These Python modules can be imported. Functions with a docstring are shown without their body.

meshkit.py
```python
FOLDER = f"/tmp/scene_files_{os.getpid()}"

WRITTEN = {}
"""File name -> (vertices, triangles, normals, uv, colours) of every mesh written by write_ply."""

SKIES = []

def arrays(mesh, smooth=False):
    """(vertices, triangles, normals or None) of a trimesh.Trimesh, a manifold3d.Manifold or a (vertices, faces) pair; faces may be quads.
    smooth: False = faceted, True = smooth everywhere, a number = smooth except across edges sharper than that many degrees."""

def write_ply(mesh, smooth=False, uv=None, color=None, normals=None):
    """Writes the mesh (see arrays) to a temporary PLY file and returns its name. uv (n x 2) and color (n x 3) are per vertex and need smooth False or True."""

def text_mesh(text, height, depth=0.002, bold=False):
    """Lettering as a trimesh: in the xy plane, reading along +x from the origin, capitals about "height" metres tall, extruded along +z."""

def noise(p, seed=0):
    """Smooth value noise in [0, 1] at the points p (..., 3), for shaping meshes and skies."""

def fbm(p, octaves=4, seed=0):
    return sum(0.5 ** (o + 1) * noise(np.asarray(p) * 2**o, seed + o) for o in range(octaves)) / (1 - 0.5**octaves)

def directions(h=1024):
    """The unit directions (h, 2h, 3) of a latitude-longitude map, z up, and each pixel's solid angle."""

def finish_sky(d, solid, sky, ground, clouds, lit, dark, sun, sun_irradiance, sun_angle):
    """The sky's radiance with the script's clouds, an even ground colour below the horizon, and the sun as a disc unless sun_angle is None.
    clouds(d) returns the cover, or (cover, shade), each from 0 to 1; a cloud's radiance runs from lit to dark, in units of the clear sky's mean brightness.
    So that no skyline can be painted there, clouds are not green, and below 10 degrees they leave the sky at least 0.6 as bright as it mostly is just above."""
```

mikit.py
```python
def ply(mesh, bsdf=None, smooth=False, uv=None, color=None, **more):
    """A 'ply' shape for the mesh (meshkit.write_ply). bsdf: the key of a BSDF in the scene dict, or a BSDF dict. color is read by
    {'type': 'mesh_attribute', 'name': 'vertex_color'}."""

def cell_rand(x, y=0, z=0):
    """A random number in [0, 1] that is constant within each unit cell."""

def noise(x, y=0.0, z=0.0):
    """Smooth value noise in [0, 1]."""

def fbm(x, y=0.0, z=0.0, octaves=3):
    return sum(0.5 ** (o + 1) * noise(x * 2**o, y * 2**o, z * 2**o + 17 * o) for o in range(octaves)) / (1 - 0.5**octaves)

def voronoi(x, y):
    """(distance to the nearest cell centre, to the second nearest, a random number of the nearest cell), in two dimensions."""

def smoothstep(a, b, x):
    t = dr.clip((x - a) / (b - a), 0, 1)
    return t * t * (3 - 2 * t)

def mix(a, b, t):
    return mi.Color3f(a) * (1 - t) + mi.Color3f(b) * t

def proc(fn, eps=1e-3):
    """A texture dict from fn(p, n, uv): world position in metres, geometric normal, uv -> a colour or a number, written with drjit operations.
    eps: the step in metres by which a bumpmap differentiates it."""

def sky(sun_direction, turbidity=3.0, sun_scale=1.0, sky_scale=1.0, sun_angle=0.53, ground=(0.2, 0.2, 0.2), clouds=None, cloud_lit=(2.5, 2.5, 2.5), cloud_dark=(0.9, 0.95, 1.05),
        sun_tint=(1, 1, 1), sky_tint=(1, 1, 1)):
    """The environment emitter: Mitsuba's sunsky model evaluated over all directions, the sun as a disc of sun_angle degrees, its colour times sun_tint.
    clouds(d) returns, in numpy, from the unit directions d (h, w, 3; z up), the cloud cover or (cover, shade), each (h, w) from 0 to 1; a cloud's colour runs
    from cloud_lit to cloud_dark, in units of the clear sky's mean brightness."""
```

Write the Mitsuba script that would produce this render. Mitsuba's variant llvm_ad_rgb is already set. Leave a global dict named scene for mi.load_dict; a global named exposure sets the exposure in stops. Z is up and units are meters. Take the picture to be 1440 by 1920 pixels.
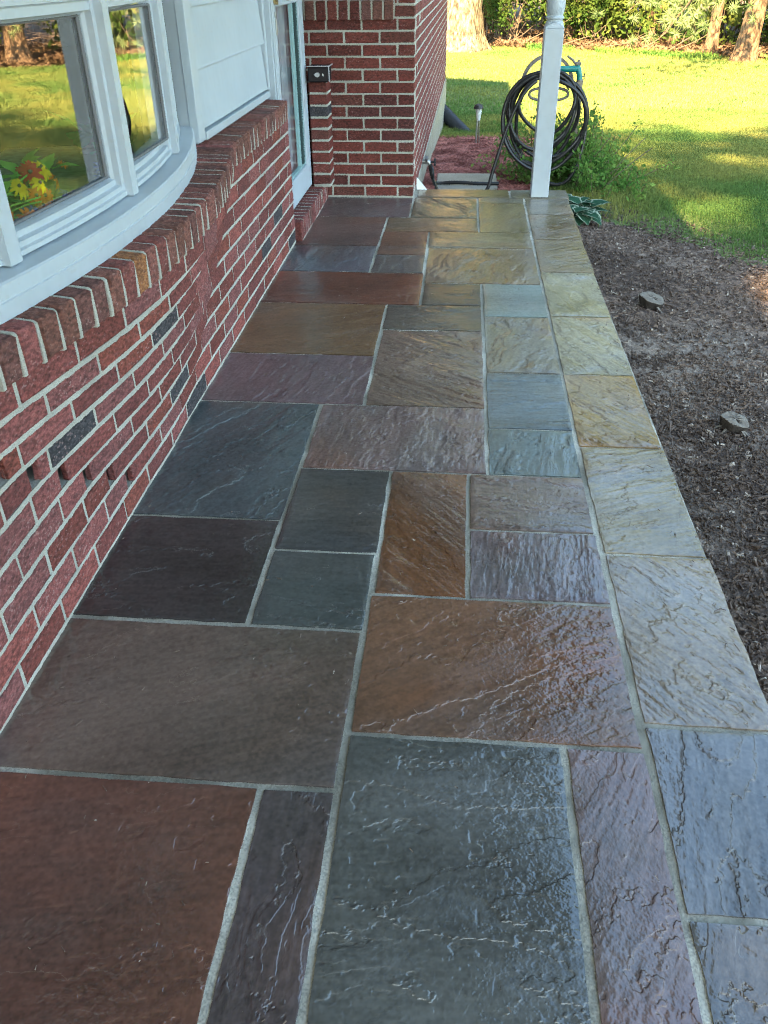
import math
import numpy as np
import trimesh
import drjit as dr
import mitsuba as mi
import mikit
import meshkit
from mikit import noise, fbm, cell_rand, smoothstep, mix, voronoi, proc

T = mi.ScalarTransform4f
scene, labels = {'type': 'scene'}, {}

# ------------------------------------------------------------------ camera, sky, exposure
H = 1.3
YAW, TILT, ROLL = -0.09273, 0.58966, -0.011775
fw = np.array([math.sin(YAW) * math.cos(TILT), math.cos(YAW) * math.cos(TILT), -math.sin(TILT)])
rt = np.array([math.cos(YAW), -math.sin(YAW), 0.0])
up = np.cross(rt, fw)
up = -rt * math.sin(ROLL) + up * math.cos(ROLL)
cam_o = np.array([0, 0, H])
scene['camera'] = {'type': 'perspective', 'fov': 2 * math.degrees(math.atan(720 / 1542.6)), 'fov_axis': 'x',
                   'near_clip': 0.02, 'far_clip': 600.0,
                   'to_world': T().look_at(origin=cam_o.tolist(), target=(cam_o + fw).tolist(), up=up.tolist())}
SUN = np.array([-0.16, -0.74, 0.65])
scene['sky'] = mikit.sky(SUN.tolist(), turbidity=3.0, sun_angle=1.0, sun_tint=(1.0, 0.90, 0.66), sky_tint=(1.12, 1.0, 0.80))
exposure = 5.1

# ------------------------------------------------------------------ helpers
COUNT = {}


def numbered(key):
    k = COUNT.get(key, 0)
    COUNT[key] = k + 1
    return key if k == 0 else f'{key}_{k:03d}'


def obj(name, mesh, mat, parent=None, smooth=False, uv=None, label=None, category=None, group=None, kind=None, **more):
    key = numbered((parent + '__' if parent else '') + name)
    scene[key] = mikit.ply(mesh, mat, smooth=smooth, uv=uv, **more)
    tag(key, label, category, group, kind)
    return key


def tag(key, label=None, category=None, group=None, kind=None):
    d = labels.get(key, {})
    for a, b in (('label', label), ('category', category), ('group', group), ('kind', kind)):
        if b:
            d[a] = b
    if d:
        labels[key] = d


def thing(name, label, category, group=None, kind=None):
    key = numbered(name)
    tag(key, label, category, group, kind)
    return key


def cat(ms):
    return trimesh.util.concatenate([trimesh.Trimesh(*m, process=False) if isinstance(m, tuple) else m for m in ms])


def box(x0, x1, y0, y1, z0, z1, b=0.0):
    if b <= 0:
        m = trimesh.creation.box(extents=(x1 - x0, y1 - y0, z1 - z0))
        m.apply_translation(((x0 + x1) / 2, (y0 + y1) / 2, (z0 + z1) / 2))
        return m
    return bevbox(np.array([(x0 + x1) / 2, (y0 + y1) / 2, (z0 + z1) / 2]), np.eye(3), np.array([x1 - x0, y1 - y0, z1 - z0]) / 2, b)


def hull(pts):
    h = trimesh.convex.convex_hull(np.asarray(pts))
    return h


BEV = []
for s in np.ndindex(2, 2, 2):
    for ax in range(3):
        BEV.append((np.array(s) * 2 - 1, ax))


def bevbox(c, R, h, b):
    """Box centre c, axes = columns of R, half sizes h, bevel b on every edge."""
    pts = [c + R @ (np.where(np.arange(3) == ax, s * h, s * (h - b))) for s, ax in BEV]
    return hull(pts)


def tube(path, r, n=8, closed=False, caps=True):
    P = np.asarray(path, float)
    m = len(P)
    r = np.broadcast_to(np.asarray(r, float), (m,))
    if closed:
        t = np.roll(P, -1, 0) - np.roll(P, 1, 0)
    else:
        t = np.gradient(P, axis=0)
    t /= np.linalg.norm(t, axis=1, keepdims=True) + 1e-12
    ref = np.array([0, 0, 1.0]) if abs(t[0, 2]) < 0.9 else np.array([1.0, 0, 0])
    a = np.cross(t[0], ref)
    a /= np.linalg.norm(a)
    A = []
    for i in range(m):
        a = a - t[i] * (a @ t[i])
        a /= np.linalg.norm(a) + 1e-12
        A.append(a)
    A = np.array(A)
    B = np.cross(t, A)
    th = np.arange(n) * 2 * np.pi / n
    V = P[:, None] + r[:, None, None] * (np.cos(th)[None, :, None] * A[:, None] + np.sin(th)[None, :, None] * B[:, None])
    V = V.reshape(-1, 3)
    F = []
    rows = m if closed else m - 1
    for i in range(rows):
        j = (i + 1) % m
        for k in range(n):
            l = (k + 1) % n
            F += [(i * n + k, i * n + l, j * n + l), (i * n + k, j * n + l, j * n + k)]
    if caps and not closed:
        V = np.vstack([V, P[0], P[-1]])
        c0, c1 = m * n, m * n + 1
        for k in range(n):
            l = (k + 1) % n
            F += [(c0, l, k), (c1, (m - 1) * n + k, (m - 1) * n + l)]
    return trimesh.Trimesh(V, np.array(F), process=False)


def lathe(profile, n=24, c=(0, 0, 0)):
    m = trimesh.creation.revolve(np.asarray(profile, float), sections=n)
    m.apply_translation(c)
    return m


def grid_mesh(X, Y, Z):
    ny, nx = X.shape
    V = np.stack([X, Y, Z], -1).reshape(-1, 3)
    i = np.arange(ny * nx).reshape(ny, nx)
    q = np.stack([i[:-1, :-1], i[:-1, 1:], i[1:, 1:], i[1:, :-1]], -1).reshape(-1, 4)
    F = np.vstack([q[:, [0, 1, 2]], q[:, [0, 2, 3]]])
    return V, F


def extr(poly_xy, z0, z1):
    """Extrude a polygon given as xy points."""
    from shapely.geometry import Polygon
    m = trimesh.creation.extrude_polygon(Polygon(poly_xy), z1 - z0, engine='earcut')
    m.apply_translation((0, 0, z0))
    return m


def lin(*c):
    c = np.asarray(c, float) / 255.0
    return np.where(c <= 0.04045, c / 12.92, ((c + 0.055) / 1.055) ** 2.4)


def col3(pal, idx):
    return mi.Color3f(*[dr.gather(mi.Float, mi.Float(np.ascontiguousarray(pal[:, k])), idx) for k in range(3)])


def mat(name, d, twosided=True):
    scene[name] = {'type': 'twosided', 'b': d} if twosided else d


def rough(rgb, r=0.6, spec=0.5, **kw):
    v = rgb if isinstance(rgb, dict) else {'type': 'rgb', 'value': [float(x) for x in rgb]}
    return {'type': 'principled', 'base_color': v, 'roughness': r, 'specular': spec, **kw}


def solid(name, d):
    """A material for closed bodies (seen from outside only)."""
    scene[name] = d


def bump(fn, d, eps=1e-3, scale=1.0):
    return {'type': 'bumpmap', 't': proc(fn, eps), 'scale': scale, 'b': d}


def gz(x, y):
    """Height of the ground."""
    x, y = np.asarray(x, float), np.asarray(y, float)
    t = np.clip((y - 5.6) / 7.5, 0, 1)
    z = -0.12 - 0.38 * t * t * (3 - 2 * t)
    w = np.clip((y - 5.5) / 3, 0, 1) + np.clip((x - 1.5) / 3, 0, 1)
    z = z + np.clip(w, 0, 1) * 0.10 * (meshkit.fbm(np.stack([x * 0.25, y * 0.25, 0 * x], -1), 2, 3) - 0.5)
    return z + 0.03 * (meshkit.fbm(np.stack([x * 2.1, y * 2.1, 0 * x + 5], -1), 3, 7) - 0.5)


# ------------------------------------------------------------------ materials
# --- stone slabs: uv = 10 * slab index + coordinates along / across the grain of the stone
SLABS = []   # x0, x1, y0, y1 (units of camera height), sRGB, grain angle, ledges, streaks


def S(x0, x1, y0, y1, c, ang, led=0.5, stk=0.5):
    SLABS.append((x0, x1, y0, y1, c, ang, led, stk))


XW = -0.70
S(XW, -.255, .30, .757, (106, 70, 58), 8, .12, .2)
S(-.255, -.142, .30, .757, (86, 74, 74), 88, .75, .6)
S(-.142, .191, .33, .865, (92, 92, 88), 4, .42, .2)
S(.191, .316, .33, .865, (118, 94, 88), 62, .5, .7)
S(.316, .522, .20, .604, (112, 108, 104), 75, .6, .4)
S(.316, .522, .604, .916, (112, 107, 106), 80, .7, .6)
S(XW, -.142, .757, 1.10, (98, 88, 84), 20, .12, .25)
S(-.142, .314, .865, 1.206, (116, 82, 62), 33, .5, .6)
S(.316, .524, .916, 1.367, (140, 122, 102), -52, .5, .8)
S(XW, -.355, 1.102, 1.438, (58, 52, 52), 3, .45, .3)
S(-.355, -.138, 1.10, 1.333, (68, 72, 71), -6, .35, .3)
S(-.354, -.136, 1.333, 1.661, (70, 70, 72), 4, .2, .6)
S(-.136, .045, 1.206, 1.66, (116, 74, 48), -50, .7, .5)
S(.045, .312, 1.433, 1.66, (118, 98, 88), -6, .6, .6)
S(.045, .313, 1.206, 1.433, (112, 98, 98), 84, .7, .9)
S(.315, .518, 1.367, 1.809, (140, 124, 98), 24, .45, .9)
S(XW, -.354, 1.438, 2.0, (70, 78, 80), 62, .6, .3)
S(-.352, .090, 1.661, 2.003, (112, 92, 88), 84, .8, .5)
S(.090, .311, 1.66, 1.889, (86, 98, 98), 80, .8, .5)
S(.092, .314, 1.889, 2.235, (92, 104, 110), 3, .5, .9)
S(.314, .515, 1.809, 2.238, (154, 120, 72), -55, .7, .8)
S(XW, -.237, 2.002, 2.337, (98, 78, 80), 78, .55, .5)
S(-.237, .092, 2.002, 2.555, (116, 96, 84), -32, .8, .7)
S(.094, .315, 2.236, 2.693, (122, 114, 98), 70, .8, .4)
S(.315, .517, 2.238, 2.705, (144, 134, 110), -62, .7, .5)
S(XW, -.240, 2.337, 2.789, (104, 78, 54), 20, .35, .4)
S(-.240, .091, 2.555, 2.790, (78, 71, 62), 2, .4, 1.)
S(.093, .315, 2.693, 3.032, (108, 122, 118), 0, .08, .3)
S(.315, .519, 2.705, 3.18, (144, 134, 106), -68, .75, .4)
S(XW, -.124, 2.789, 3.145, (100, 60, 46), 12, .25, .5)
S(-.123, .091, 2.790, 3.028, (78, 71, 60), 2, .4, 1.)
S(-.125, .314, 3.030, 3.487, (120, 98, 70), 76, .75, .5)
S(.316, .524, 3.18, 3.63, (122, 102, 74), 28, .5, .8)
S(XW, -.338, 3.145, 3.496, (84, 86, 92), 80, .55, .3)
S(-.337, -.129, 3.145, 3.377, (88, 86, 84), 85, .55, .3)
S(-.336, -.130, 3.377, 3.73, (98, 76, 64), 15, .3, .4)
S(-.130, .315, 3.487, 3.73, (118, 104, 76), 6, .4, .7)
S(XW, -.335, 3.496, 3.970, (94, 74, 68), 14, .3, .3)
S(-.334, .089, 3.73, 3.963, (106, 90, 70), 18, .4, .9)
S(.089, .317, 3.73, 4.262, (112, 100, 72), 70, .3, .5)
S(.318, .53, 3.63, 4.05, (112, 98, 78), 34, .4, .6)
S(XW, -.233, 3.970, 4.352, (88, 74, 74), 50, .4, .4)
S(-.232, .088, 3.964, 4.365, (112, 100, 78), -58, .8, .6)
S(.089, .318, 4.262, 4.365, (116, 106, 80), 0, .2, .4)
S(.319, .536, 4.05, 4.365, (118, 108, 92), 30, .35, .4)
S(-.222, .252, 4.366, 4.548, (112, 98, 70), 2, .4, .8)
S(.253, .545, 4.366, 4.548, (116, 108, 90), 10, .3, .4)
# behind the photographer
S(XW, -.20, -.16, .30, (84, 84, 84), 10, .4, .4)
S(-.20, .316, -.10, .31, (108, 84, 76), 60, .5, .5)
S(.316, .522, -.25, .20, (118, 112, 104), 70, .5, .5)
S(XW, -.10, -.60, -.16, (78, 84, 88), 0, .4, .4)
S(-.10, .316, -.60, -.10, (116, 80, 58), 30, .4, .4)
S(.316, .522, -.60, -.25, (98, 104, 108), 40, .4, .4)
SLAB_PAL = np.array([lin(*s[4]) for s in SLABS])
SLAB_LED = np.array([[s[6], s[7], 0] for s in SLABS])
NS = len(SLABS)


def slab_id(uv):
    i = dr.floor(uv.x * 0.1)
    return mi.UInt32(dr.clip(i, 0, NS - 1)), uv.x - 10.0 * i, uv.y


def slab_height(p, n, uv):
    """Grain of the riven face; the ledges themselves are geometry."""
    i, u, v = slab_id(uv)
    fi = mi.Float(i)
    par = col3(SLAB_LED, i)
    led, stk = par.x, par.y
    gate = smoothstep(0.40, 0.62, fbm(u * 4.1 + fi, v * 4.1 + 7, fi, 2))
    h = 0.0007 * stk * noise(u * 18, v * 170, fi) + 0.0008 * stk * noise(u * 8, v * 75, fi)
    h = h + 0.85 * ledge_field(u - 5, v - 3, fi, led, stk, 0.0015)[0]
    return h + 0.00075 * fbm(u * 100, v * 130, fi, 3) * (0.5 + 0.9 * gate) + 0.00035 * noise(u * 300, v * 300, fi)


def ledge_field(u, v, fi, led, stk, soft=0.004):
    """Riven relief of a slab at its grain coordinates: thin layers of stone that end in ragged ledges a millimetre or two high.
    Returns the height and how near the point is to a broken edge."""
    jag = fbm(u * 75, v * 100, fi * 1.7, 3) - 0.5
    wob = 0.05 * (noise(u * 9, v * 9, fi * 3.1) - 0.5)
    k1 = 1.2 + 8.5 * led
    t = (fbm(u * 2.3 + fi * 3.71, (v + wob) * 7.5, fi * 0.9, 3) + 0.11 * jag) * k1
    s1 = dr.clip(soft * 5.5 * k1, 0.04, 0.3)
    fr = t - dr.floor(t)
    amp = dr.clip(0.25 + 1.05 * led, 0.3, 1.0)
    h = 0.0027 * amp * (dr.floor(t) + smoothstep(1 - s1, 1, fr))
    e1 = smoothstep(1 - 0.55 * s1, 1 - 0.35 * s1, fr) * (1 - smoothstep(1 - 0.25 * s1, 1 - 0.05 * s1, fr))
    k2 = 2 + 6.5 * led
    t = (fbm(u * 5.5 + 9 + fi, (v + wob) * 20, fi * 1.3 + 3, 3) + 0.11 * jag) * k2
    s2 = dr.clip(soft * 12 * k2, 0.1, 0.4)
    fr = t - dr.floor(t)
    gate = smoothstep(0.42, 0.60, fbm(u * 3.1 + fi * 2, v * 3.1 + 7, fi, 2))
    h = h + 0.0011 * amp * gate * (dr.floor(t) + smoothstep(1 - s2, 1, fr))
    e2 = gate * smoothstep(1 - 0.5 * s2, 1 - 0.3 * s2, fr) * (1 - smoothstep(1 - 0.2 * s2, 1 - 0.05 * s2, fr))
    h = h + (0.0005 * stk + 0.0002) * noise(u * 9, v * 85, fi)
    pit = smoothstep(0.80, 0.90, noise(u * 48, v * 70, fi * 2))
    return h - 0.0009 * pit * (0.3 + gate), e1, e2


def ledges(u, v, k, led, stk, soft):
    h = ledge_field(mi.Float(u.ravel()), mi.Float(v.ravel()), mi.Float(float(k)), mi.Float(led), mi.Float(stk), soft)[0]
    return np.array(h, dtype=float).reshape(u.shape)


def slab_color(p, n, uv):
    i, u, v = slab_id(uv)
    fi = mi.Float(i)
    c = col3(SLAB_PAL, i)
    par = col3(SLAB_LED, i)
    a = fbm(u * 2.2 + fi, v * 5, fi, 4)
    g = fbm(u * 25, v * 120, fi, 2)
    s = fbm(u * 140, v * 140, fi, 2)
    c = c * (0.50 + 0.75 * a + 0.34 * (g - 0.5) * (0.6 + par.y) + 0.45 * (s - 0.5))
    grey = dr.mean(c)
    c = mix(c, mi.Color3f(1.06, 1.0, 0.93) * grey, 0.42 * smoothstep(0.45, 0.75, fbm(u * 2.6 + fi * 1.9, v * 4.5, fi + 31, 4)))
    _, e1, e2 = ledge_field(u - 5, v - 3, fi, par.x, par.y)
    broken = (e1 * smoothstep(0.55, 0.7, noise(u * 11, v * 11, fi + 2)) + 0.5 * e2 * smoothstep(0.58, 0.72, noise(u * 17, v * 17, fi + 4))) * (0.4 + 0.6 * s)
    c = mix(c, c * 0.7 + mi.Color3f(0.19, 0.175, 0.15), dr.clip(0.36 * broken, 0, 0.4))
    rust = smoothstep(0.56, 0.74, fbm(u * 1.7 + fi * 2.3, v * 3.1, fi + 8, 3))
    return mix(c, c * mi.Color3f(1.28, 0.92, 0.66), 0.55 * rust)


def slab_rough(p, n, uv):
    i, u, v = slab_id(uv)
    fi = mi.Float(i)
    return dr.clip(0.05 + 0.28 * smoothstep(0.25, 0.8, fbm(u * 5, v * 9, fi, 4)) + 0.10 * (noise(u * 120, v * 120, fi) - 0.5), 0.08, 0.45)


solid('stone_slab', bump(slab_height, rough(proc(slab_color), proc(slab_rough), 1.0, clearcoat=0.5, clearcoat_gloss=0.9), 8e-4))


def joint_color(p, n, uv):
    a = fbm(p.x * 5, p.y * 5, p.z, 4)
    s = noise(p.x * 380, p.y * 380)
    return mix(mix((0.30, 0.285, 0.235), (0.54, 0.52, 0.44), smoothstep(0.25, 0.75, a)), (0.17, 0.16, 0.125), 0.65 * smoothstep(0.52, 0.66, fbm(p.x * 6 + 9, p.y * 6, 0, 4) + 0.12 * (s - 0.5))) * (0.7 + 0.6 * s)


solid('joint_mortar', bump(lambda p, n, uv: 0.0022 * fbm(p.x * 170, p.y * 170, p.z * 170, 3) + 0.002 * noise(p.x * 40, p.y * 40), rough(proc(joint_color), 0.8, 0.3), 8e-4))

# --- bricks: uv = 10 * palette index + local coordinates
BRICKS = np.array([lin(*c) for c in [
    (112, 60, 55), (104, 54, 49), (120, 68, 64), (98, 52, 48), (124, 66, 59), (110, 65, 62), (100, 50, 43), (112, 58, 48),   # 0-7 reds of the front wall
    (56, 53, 55),                                                                                                              # 8 near black
    (108, 68, 58), (100, 63, 53), (112, 68, 60), (94, 60, 54), (108, 60, 54),                                                  # 9-13 cap bricks, browner
    (134, 88, 56),                                                                                                            # 14 orange
    (94, 44, 36), (84, 38, 32), (102, 48, 40), (90, 48, 40), (78, 38, 34),                                                  # 15-19 darker wing bricks
]])
NB = len(BRICKS)


def brick_color(p, n, uv):
    i = dr.floor(uv.x * 0.1)
    u, v = uv.x - 10 * i, uv.y
    c = col3(BRICKS, mi.UInt32(dr.clip(i, 0, NB - 1)))
    a = fbm(p.x * 22, p.y * 22, p.z * 26, 3)
    s = noise(p.x * 330, p.y * 330, p.z * 330)
    d = fbm(p.x * 120 + 5, p.y * 120, p.z * 150, 2)
    c = c * (0.22 + 0.50 * a + 0.40 * s + 0.95 * smoothstep(0.2, 0.8, d) * (0.6 + 0.5 * s))
    pale = smoothstep(0.42, 0.75, fbm(p.x * 7 + 3, p.y * 7, p.z * 11, 3))
    speck = smoothstep(0.60, 0.78, fbm(p.x * 150, p.y * 150, p.z * 170, 2))
    return mix(c, mi.Color3f(0.36, 0.22, 0.20), 0.62 * speck * (0.25 + 0.75 * pale))


solid('brick', bump(lambda p, n, uv: 0.0075 * fbm(p.x * 110, p.y * 110, p.z * 80, 3) + 0.0022 * noise(p.x * 420, p.y * 420, p.z * 420), rough(proc(brick_color), 0.72, 0.4), 8e-4))


def mortar_color(p, n, uv):
    a = fbm(p.x * 12, p.y * 12, p.z * 12, 3)
    s = noise(p.x * 420, p.y * 420, p.z * 420)
    return mix((0.27, 0.255, 0.215), (0.46, 0.44, 0.375), a) * (0.75 + 0.5 * s)


mat('brick_mortar', bump(lambda p, n, uv: 0.0022 * fbm(p.x * 120, p.y * 120, p.z * 120, 3), rough(proc(mortar_color), 0.85, 0.25), 8e-4))


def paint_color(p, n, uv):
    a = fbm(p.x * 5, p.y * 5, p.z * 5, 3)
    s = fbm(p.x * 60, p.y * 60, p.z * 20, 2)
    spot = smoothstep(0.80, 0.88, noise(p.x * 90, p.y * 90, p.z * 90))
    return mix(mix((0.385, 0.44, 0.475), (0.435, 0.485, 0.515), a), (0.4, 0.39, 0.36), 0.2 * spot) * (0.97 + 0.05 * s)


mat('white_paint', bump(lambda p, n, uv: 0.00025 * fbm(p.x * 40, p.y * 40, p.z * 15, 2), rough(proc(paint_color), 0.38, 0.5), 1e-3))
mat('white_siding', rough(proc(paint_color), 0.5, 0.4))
mat('black_gap', rough((0.02, 0.02, 0.02), 0.8))
mat('glazing_seal', rough((0.13, 0.135, 0.14), 0.5))
mat('green_seal', rough((0.03, 0.06, 0.06), 0.5))
mat('tinted_door_track', rough((0.22, 0.36, 0.36), 0.35))
mat('brass', rough((0.55, 0.42, 0.22), 0.3, metallic=1.0))
mat('steel', rough((0.45, 0.45, 0.43), 0.32, metallic=1.0))
scene['pane_glass'] = {'type': 'thindielectric', 'int_ior': 2.3}
scene['door_glass'] = {'type': 'thindielectric', 'int_ior': 1.5}
mat('inside_wall', rough((0.07, 0.06, 0.05), 0.9))
mat('inside_floor', rough((0.10, 0.07, 0.05), 0.7))
mat('roof_shingle', rough(proc(lambda p, n, uv: mi.Color3f(0.09) * (0.6 + 0.8 * noise(p.x * 6, p.y * 6, p.z * 18))), 0.9))
scene['curtain_cloth'] = {'type': 'principledthin', 'base_color': {'type': 'rgb', 'value': [0.30, 0.32, 0.34]}, 'roughness': 0.8, 'diff_trans': 0.8}
mat('box_brown', bump(lambda p, n, uv: 0.001 * fbm(p.x * 200, p.y * 200, p.z * 200, 2), rough((0.018, 0.013, 0.014), 0.5, 0.25)))
mat('grey_plastic', rough((0.42, 0.40, 0.40), 0.4))


def hose_c(p, n, uv):
    return mi.Color3f(0.018, 0.018, 0.019) * (0.7 + 0.9 * fbm(p.x * 30, p.y * 30, p.z * 30, 3))


mat('hose_rubber', rough(proc(hose_c), 0.33, 0.5))
mat('hanger_metal', rough(proc(lambda p, n, uv: mix((0.12, 0.105, 0.09), (0.22, 0.20, 0.17), fbm(p.x * 20, p.y * 20, p.z * 20, 3))), 0.5))
mat('teal_plastic', rough((0.01, 0.22, 0.20), 0.35))
mat('dark_plastic', rough((0.03, 0.03, 0.032), 0.4))
mat('light_globe', rough((0.62, 0.66, 0.62), 0.25, spec_trans=0.0))


def wood_c(p, n, uv):
    return mix((0.16, 0.125, 0.09), (0.34, 0.29, 0.22), fbm(p.x * 60, p.y * 60, p.z * 6, 3))


mat('weathered_wood', rough(proc(wood_c), 0.8))


def stump_c(p, n, uv):
    top = mix((0.13, 0.11, 0.09), (0.25, 0.22, 0.18), fbm(p.x * 90, p.y * 90, p.z * 10, 3))
    return mix(mi.Color3f(0.03, 0.023, 0.018) * (0.5 + fbm(p.x * 60, p.y * 60, p.z * 20, 2)), top, dr.select(n.z > 0.6, mi.Float(1), mi.Float(0)))


mat('stump_wood', bump(lambda p, n, uv: 0.003 * fbm(p.x * 110, p.y * 110, p.z * 30, 3), rough(proc(stump_c), 0.85)))


def slabc(p, n, uv):
    return mix((0.24, 0.225, 0.18), (0.40, 0.38, 0.31), fbm(p.x * 9, p.y * 9, p.z * 9, 4)) * (0.85 + 0.3 * noise(p.x * 300, p.y * 300))


mat('step_concrete', bump(lambda p, n, uv: 0.002 * fbm(p.x * 90, p.y * 90, p.z * 90, 3), rough(proc(slabc), 0.5, 0.5)))


def soil_c(p, n, uv):
    a = fbm(p.x * 2.3, p.y * 2.3, 0, 4)
    b = fbm(p.x * 35, p.y * 35, 0, 3)
    s = noise(p.x * 260, p.y * 260)
    c = mix((0.070, 0.046, 0.034), (0.20, 0.138, 0.102), smoothstep(0.38, 0.68, a * 0.4 + b * 0.6))
    dust = smoothstep(0.44, 0.74, fbm(p.x * 1.7 + 4, p.y * 1.7, 0, 4) * 0.75 + b * 0.25)
    return mix(c, (0.34, 0.28, 0.23), 0.6 * dust) * (0.45 + 1.05 * s)


mat('soil', bump(lambda p, n, uv: 0.016 * fbm(p.x * 75, p.y * 75, 0, 4), rough(proc(soil_c), 0.8, 0.4), 1.5e-3))


def lawn_c(p, n, uv):
    a = fbm(p.x * 1.1, p.y * 1.1, 0, 4)
    b = noise(p.x * 120, p.y * 120)
    c = mix((0.095, 0.150, 0.050), (0.20, 0.21, 0.075), a)
    return c * (0.55 + 0.9 * b)


mat('lawn_turf', bump(lambda p, n, uv: 0.02 * fbm(p.x * 70, p.y * 70, 0, 3), rough(proc(lawn_c), 0.9, 0.2), 2e-3))


def leafmat(name, fn, trans=0.7, r=0.5):
    scene[name] = {'type': 'principledthin', 'base_color': proc(fn) if callable(fn) else {'type': 'rgb', 'value': list(fn)}, 'roughness': r, 'diff_trans': trans, 'spec_trans': 0.0, 'eta': 1.4}


def tint(c0, c1, f, f2=40):
    def fn(p, n, uv):
        a = fbm(p.x * f, p.y * f, p.z * f, 3)
        return mix(c0, c1, smoothstep(0.3, 0.7, a)) * (0.7 + 0.6 * cell_rand(p.x * f2, p.y * f2, p.z * f2))
    return fn


leafmat('grass_blade', tint((0.14, 0.245, 0.070), (0.35, 0.35, 0.105), 1.2), 0.9)
leafmat('weed_leaf', tint((0.11, 0.24, 0.055), (0.25, 0.36, 0.09), 3), 0.9)
leafmat('shrub_leaf', tint((0.040, 0.080, 0.018), (0.12, 0.15, 0.036), 1.5, 14), 0.6)
leafmat('tree_leaf', tint((0.10, 0.15, 0.03), (0.24, 0.25, 0.06), 0.7, 7), 0.8)
leafmat('pine_needle', tint((0.14, 0.22, 0.09), (0.27, 0.32, 0.15), 0.9, 9), 0.7)
leafmat('dead_leaf', tint((0.075, 0.050, 0.030), (0.20, 0.13, 0.085), 2, 30), 0.3)
mat('red_mulch_chip', rough(proc(tint((0.17, 0.052, 0.042), (0.44, 0.18, 0.15), 9, 60)), 0.75, 0.35))


def chip_c(p, n, uv):
    r = cell_rand(p.x * 55, p.y * 55, p.z * 55)
    a = smoothstep(0.35, 0.65, fbm(p.x * 3, p.y * 3, 0, 3))
    c = mix((0.060, 0.042, 0.033), (0.24, 0.172, 0.132), r * (0.5 + 0.6 * a))
    return mix(c, (0.46, 0.40, 0.34), smoothstep(0.92, 1.0, r))


mat('dark_mulch_chip', rough(proc(chip_c), 0.7, 0.4))


def bark_c(p, n, uv):
    return mix((0.05, 0.038, 0.026), (0.27, 0.22, 0.15), smoothstep(0.22, 0.78, fbm(p.x * 30, p.y * 30, p.z * 9, 4)))


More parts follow.
